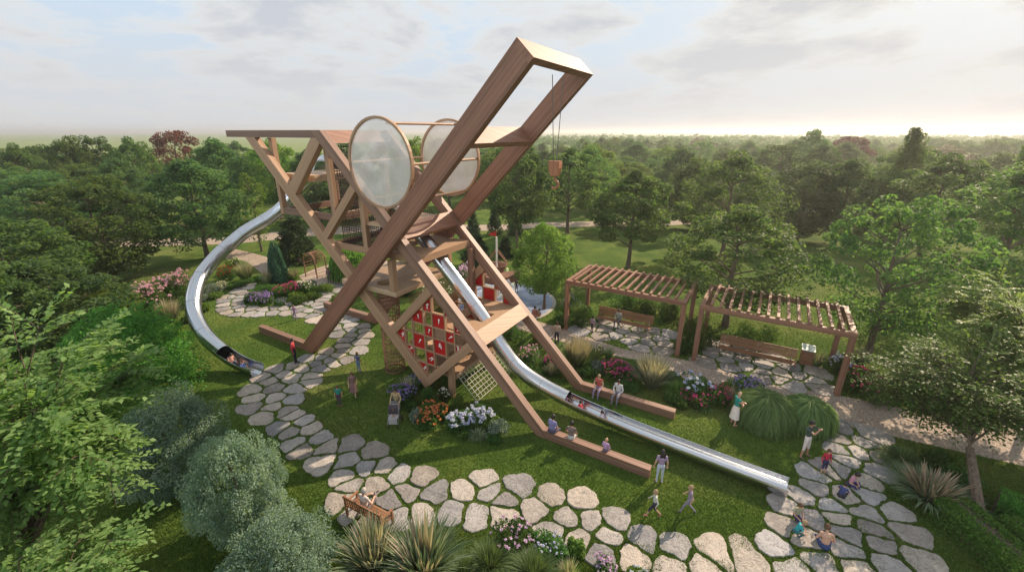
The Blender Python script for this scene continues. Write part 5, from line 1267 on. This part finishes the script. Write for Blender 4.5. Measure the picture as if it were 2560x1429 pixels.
    if pitch or roll:
        root.rotation_mode='QUATERNION'; root.rotation_quaternion=Quaternion((0,0,1),-R_(face))@Quaternion((1,0,0),R_(pitch))@Quaternion((0,1,0),R_(roll))
    link(bpy.data.objects.new('body',me2),root)
    # hair shell, eyes
    if not bald:
        mb=MB(); n=18; rows=[]
        for k in range(9):
            ph=math.pi*k/8*.62 if not longh else math.pi*k/8*.60
            row=[]
            for i in range(n):
                a=2*math.pi*i/n; back=(1-math.sin(a))/2; f=ph*(.74+.55*back); rr_=1.10+.03*math.sin(5*a+k)
                row.append(hc+Vector((math.cos(a)*math.sin(f)*R*.86*rr_,math.sin(a)*math.sin(f)*R*1.02*rr_-R*.04,math.cos(f)*R*1.18*rr_+R*.02)))
            rows.append(row)
        for A,B in zip(rows,rows[1:]):
            for i in range(n): j=(i+1)%n; mb.poly([A[i],B[i],B[j],A[j]],sm=True)
        if longh: 
            for k in range(-3,4): mb.tube([hc+Vector((k*.022,-R*.85,R*.1)),hc+Vector((k*.028,-R*1.1,-.12)),hc+Vector((k*.03,-R*1.05,-.26))],[.035,.038,.02],6)
        mb.build('hair',HR[hair],root,rel=(0,0,0))
    for e in (-1,1):
        mb=MB(); c=hc+Vector((e*R*.34,R*.87,R*.06)); mb.lathe(c,[(0,-.009),(.008,-.006),(.011,0),(.008,.006),(0,.009)],8); mb.build('eye',M['eye'],root,rel=(0,0,0))
    return root
P_=person
# face angle: 0 looks away from camera, 180 looks at the camera, 90 looks right
P_(740,908,1.62,80,'stand','man in a red shirt and black trousers beside the jib foot',(.40,.03,.05),(.025,.02,.03),'mid','black',sleeve='long')
P_(739,799,1.12,170,'stand','small child in lilac standing at the lawn edge by the stones',(.34,.20,.36),(.30,.22,.34),'mid','brown',child=True,sleeve='long')
P_(898,930,1.25,20,'stand','child in navy top and blue trousers on the lawn',(.10,.10,.20),(.13,.20,.32),'mid','brown',child=True)
P_(886,990,1.38,160,'walk','child in a dusty brown dress striding on the lawn',(.24,.13,.13),(.24,.13,.13),'light','brown',child=True,skirt=(.24,.13,.13))
P_(850,1013,1.12,165,'stand','small child in teal dress and pink boots',(.02,.27,.22),(.10,.04,.10),'light','brown',child=True,shoes=(.55,.12,.18))
gs=G(988,1058); P_(0,0,1.60,180,'push','person in a tan coat pushing a pushchair',(.42,.31,.17),(.10,.08,.07),'mid','black',g=gs+Vector((0,.55,0)),sleeve='long')
def pushchair():
    c=gs+Vector((0,-.05,0)); root=thing('pushchair','grey pushchair with a toddler in it, pushed by the person in tan','pushchair',tuple(c)); gr=fab((.42,.40,.42)); mb=MB()
    for sx in (-.24,.24):
        mb.rod(c+Vector((sx,.35,1.0)),c+Vector((sx,-.32,.22)),.015,n=6); mb.rod(c+Vector((sx,.30,.12)),c+Vector((sx,-.05,.62)),.015,n=6)
    mb.rod(c+Vector((-.24,.35,1.0)),c+Vector((.24,.35,1.0)),.02,n=6); mb.build('frame',M['metal_grey'],root)
    mb=MB(); mb.box(c+Vector((0,.0,.48)),(.42,.36,.05),(Vector((1,0,0)),Vector((0,.98,.17)),Vector((0,-.17,.98)))); mb.box(c+Vector((0,.2,.72)),(.42,.05,.50),(Vector((1,0,0)),Vector((0,.95,-.3)),Vector((0,.3,.95)))); mb.box(c+Vector((0,-.27,.36)),(.38,.05,.30)); mb.build('seat',gr,root)
    mb=MB(); n=8
    for k in range(n):
        a0,a1=math.pi*.15+k*math.pi*.45/n,math.pi*.15+(k+1)*math.pi*.45/n
        q=[c+Vector((x,.22-math.cos(a)*.05-math.sin(a)*.33+.05,.70+math.cos(a)*.38)) for a in (a0,a1) for x in (-.23,.23)]; mb.poly([q[0],q[1],q[3],q[2]],sm=True)
    mb.build('hood',fab((.06,.05,.06)),root)
    for sx,sy,r in ((-.27,.30,.13),(.27,.30,.13),(-.2,-.33,.08),(.2,-.33,.08)):
        mb=MB(); p=c+Vector((sx,sy,r)); pts=[p+Vector((0,math.cos(a)*r*.85,math.sin(a)*r*.85)) for a in [math.pi*2*i/14 for i in range(15)]]; mb.tube(pts,r*.15,6); mb.rod(p-Vector((.02,0,0)),p+Vector((.02,0,0)),r*.2,n=8); mb.build('wheel',M['black'],root)
pushchair()
P_(0,0,.80,180,'sit','toddler in pale clothes sitting in the grey pushchair',(.55,.52,.55),(.36,.28,.24),'light','brown',child=True,g=gs+Vector((0,-.02,.25)))
fa=math.degrees(math.atan2(gbfw.x,gbfw.y))
P_(0,0,1.74,fa,'sit_cross','grey haired man sitting with crossed legs on the carved bench',(.50,.44,.42),(.16,.13,.13),'light','grey',g=gbP(gbL*.42,.20,-.015),sleeve='short',shoes=(.03,.02,.02),wide=1.08)
eu=math.degrees(math.atan2(EV.x,EV.y))   # looking along +V (away) from near beam
P_(0,0,1.66,eu+12,'sit','heavy man in a violet blue shirt seated on the near ground beam',(.20,.19,.36),(.06,.05,.09),'mid','black',g=F(.72,.10,-.05),wide=1.25)
P_(0,0,1.62,eu-5,'sit','dark haired person in a brown T-shirt on the near ground beam',(.17,.12,.11),(.40,.38,.36),'mid','black',g=F(1.62,.14,-.05))
P_(0,0,1.12,eu+8,'sit','bald child in a lilac top on the near ground beam',(.44,.26,.46),(.10,.08,.12),'light','sand',g=F(3.18,.14,.13),bald=True,child=True,sleeve='long')
P_(0,0,1.62,eu+180,'sit','woman in a red vest seated on the far ground beam',(.40,.07,.06),(.24,.20,.32),'light','sand',g=F(1.28,4.55,-.05),sleeve='none',bald=False)
P_(0,0,1.66,eu+185,'sit','man in a pale grey sweater seated on the far ground beam',(.50,.48,.50),(.20,.19,.24),'mid','black',g=F(2.32,4.55,-.05),sleeve='long',shoes=(.14,.02,.05))
P_(1647,1205,1.52,8,'stand','woman with long dark hair, purple top and pale trousers',(.33,.23,.36),(.42,.46,.54),'light','black',longh=True,shoes=(.40,.22,.15))
P_(1632,1290,1.16,-75,'walk','boy in pale shirt and black shorts striding left',(.46,.46,.42),(.02,.02,.04),'light','sand',child=True,short=True,sleeve='long',shoes=(.45,.10,.18))
P_(1718,1282,1.22,-70,'walk','child in grey overalls with hands raised to the face',(.24,.19,.25),(.22,.20,.26),'light','sand',child=True)
P_(1832,1060,1.72,85,'fold','bald person in a green wrap and white skirt by the round grass',(.02,.22,.19),(.6,.55,.48),'light','grey',skirt=(.66,.58,.52),bald=True,sleeve='none',shoes=(.50,.29,.20))
P_(2008,1141,1.78,-30+180,'photo','man in a dark T-shirt and white shorts raising his arms to look',(.045,.065,.06),(.62,.54,.50),'mid','black',short=True,shoes=(.14,.10,.09))
P_(2056,1183,1.18,178,'stand','boy in a red sweater and dark shorts on the flagstones',(.42,.02,.05),(.03,.03,.08),'light','brown',child=True,short=True,sleeve='long')
P_(2122,1212,1.32,150,'ground','child in pink and dark blue sitting on the flagstones',(.50,.24,.32),(.03,.035,.14),'light','black',child=True)
P_(2098,1248,1.12,60,'crouch','crouching child in dark blue bending towards the stones',(.04,.05,.16),(.02,.02,.03),'light','black',child=True)
P_(1988,1296,1.22,175,'sit','child in a green top and navy shorts near the slide end',(.30,.30,.20),(.03,.03,.09),'light','brown',child=True,short=True,z=-.22)
P_(1986,1338,1.10,110,'crouch','child in turquoise bending over the flagstones',(.02,.30,.34),(.02,.10,.12),'light','sand',child=True)
P_(2060,1372,1.60,20,'ground','bare backed person in blue trousers sitting on the flagstones',(.5,.3,.2),(.025,.045,.14),'light','brown',tor_skin=True)
P_(0,0,1.70,eu+180,'sit','man in a grey green sweater on the bench under the left pergola',(.26,.29,.25),(.10,.09,.12),'mid','black',g=b1+EU*(-.35)+EV*(-.02),sleeve='long')
P_(1479,832,1.22,60,'stand','child in a striped pink and grey top by the left pergola',(.30,.22,.28),(.05,.04,.05),'mid','black',child=True)
P_(1391,862,1.62,10,'stand','woman in a beige coat and patterned trousers by the far leg',(.46,.34,.27),(.07,.06,.08),'mid','brown',sleeve='long')
P_(1291,733,1.25,-20,'stand','dark figure paddling in the splash pool',(.06,.05,.07),(.06,.05,.07),'dark','black',child=True)
P_(1338,795,1.55,-10,'ground','adult in a rust patterned top sitting at the pool edge',(.30,.12,.08),(.36,.16,.10),'mid','black',z=.05,sleeve='long',wide=1.1)
P_(1347,795,1.05,10,'ground','child in rust clothes sitting at the pool edge',(.32,.15,.10),(.32,.15,.10),'mid','black',child=True,z=.1)
P_(825,708,1.45,175,'stand','figure in grey brown clothing walking on the path by the arch',(.13,.10,.10),(.12,.095,.09),'dark','black',sleeve='long')
P_(836,700,1.45,150,'walk','dark clothed figure just behind the grey brown one',(.03,.03,.035),(.035,.035,.04),'dark','black',sleeve='long')
def along(path,t):
    k=int(t*(len(path)-1)); k=min(k,len(path)-2); d=(path[k+1]-path[k]).normalized(); return path[k],d
def slider(path,t,r,h,label,*a,off=0,flip=False,**k):
    p,d=along(path,t); f=math.degrees(math.atan2(d.x,d.y)); pt=math.degrees(math.asin(d.z)); q=p-EZ*(r-.03); q=q+EZ.cross(d).normalized()*off
    return person(0,0,h,f+(180 if flip else 0),'recline',label,*a,g=q,pitch=pt if not flip else -pt,**k)
slider(path_l,.905,.49,1.45,'dark haired child at the back on the curved slide end',(.42,.22,.18),(.03,.03,.06),'mid','black',child=False)
slider(path_l,.945,.49,1.10,'smaller child in blue at the front on the curved slide end',(.10,.16,.40),(.20,.24,.16),'light','brown',child=True,off=.1)
slider(path_r,.716,.47,1.5,'person in dark top lying at the start of the open slide',(.12,.05,.10),(.36,.04,.06),'mid','black')
slider(path_r,.757,.47,1.35,'person in red on the open slide behind the front rider',(.45,.03,.06),(.16,.18,.34),'mid','black')
slider(path_r,.795,.47,1.15,'front rider in blue and white on the open slide',(.40,.42,.55),(.05,.06,.14),'light','black',child=True,off=.05)
P_(0,0,1.25,eu+120,'crouch','child in red crouching on the dark net floor of the tower',(.28,.05,.05),(.05,.04,.05),'mid','black',child=True,g=F(-11.2,2.2,7.12))
# ------------------------------------------------------------------ words for the things that look alike
for x,y,w in [(915,1245,'the man on the carved bench'),(740,905,'the man in the red shirt'),(739,795,'the small child in lilac'),(640,925,'the curved slide end'),(898,925,'the child in navy'),(988,1060,'the pushchair'),(1345,1095,'the near leg foot'),(1290,1340,'the lilac flowers of the front bed'),(1440,1370,'the tall leafy stalk'),(1632,1290,'the boy in black shorts'),(1718,1285,'the child in grey overalls'),(1900,1429,'the bottom edge right of the front bed'),(2060,1375,'the bare backed person'),(1986,1338,'the turquoise child'),(2056,1180,'the boy in the red sweater'),(2122,1212,'the child in pink and blue'),(2325,1265,'the rust strap leaf plant'),(2440,1400,'the clipped hedge'),(1593,810,'the man under the left pergola'),(1479,832,'the child in the striped top'),(1690,890,'the front right post of the left pergola'),(1740,900,'the front left post of the right pergola'),(1850,880,'the left end of the empty bench'),(1985,890,'the litter bin'),(2090,985,'the front right post of the right pergola'),(650,755,'the purple spiked flowers'),(560,790,'the inner bend of the curved slide'),(800,790,'the jib beam above the island path'),(1050,1400,'the strap leaf plants'),(700,1180,'the middle grey green tree'),(610,1000,'the far grey green tree'),(2175,1050,'the right end of the gravel path'),(935,800,'the rope tunnel'),(820,735,'the yellow green shrub at the island tip'),(600,700,'the silver green tall grass')]: landmark(x,y,w)
autolabel(STONES,'flagstone')
TLM=[(472,330,'the dark red tree'),(98,362,'the small round tree on the left plain'),(290,338,'the slim skyline tree on the left'),(705,352,'the light tree between the tower braces'),(950,400,'the left round window'),(1127,390,'the right round window'),(1383,430,'the hanging hook'),(1570,430,'the bare trunk tree behind the left pergola'),(1480,370,'the open sky right of the jib'),(1812,520,'the very wide dark tree'),(1990,400,'the dark tree left of the clearing'),(2006,322,'the round tree on the right horizon'),(1700,360,'the woods above the right pergola'),(2105,340,'the small red leaved tree'),(2212,316,'the pointed conifer'),(2330,366,'the right blossoming tree'),(2500,300,'the tall conifer at the right edge'),(150,430,'the dark second row tree on the left'),(575,350,'the tree under the top beam end'),(1290,366,'the tall bare trunk behind the jib'),(2300,388,'the broad second row tree on the right'),(1890,400,'the tall tree behind the wide dark tree'),(0,450,'the left picture edge'),(2560,450,'the right picture edge'),(2168,490,'the leaning trunk tree')]
autolabel(SC,'woodland tree',TLM)

autolabel([(o,*PX(o.location)[:2]) for o in bpy.data.objects if o.name.startswith('ground_cover') and o.parent is None],'ground cover clump',[(428,805,'the large tan grass'),(578,720,'the cream flowering mound'),(700,700,'the ivy column'),(640,750,'the purple island flowers'),(800,740,'the rose arch'),(1322,905,'the tall pink flowers'),(1442,915,'the tall grass nearest the far leg'),(1540,940,'the crimson flower bed'),(1628,965,'the tall grass in the middle of the right bed'),(1740,985,'the white blue globe flowers'),(1858,985,'the purple asters by the gravel path'),(1085,1050,'the coral flowers'),(1150,1068,'the left hydrangea'),(1205,1062,'the right hydrangea')])
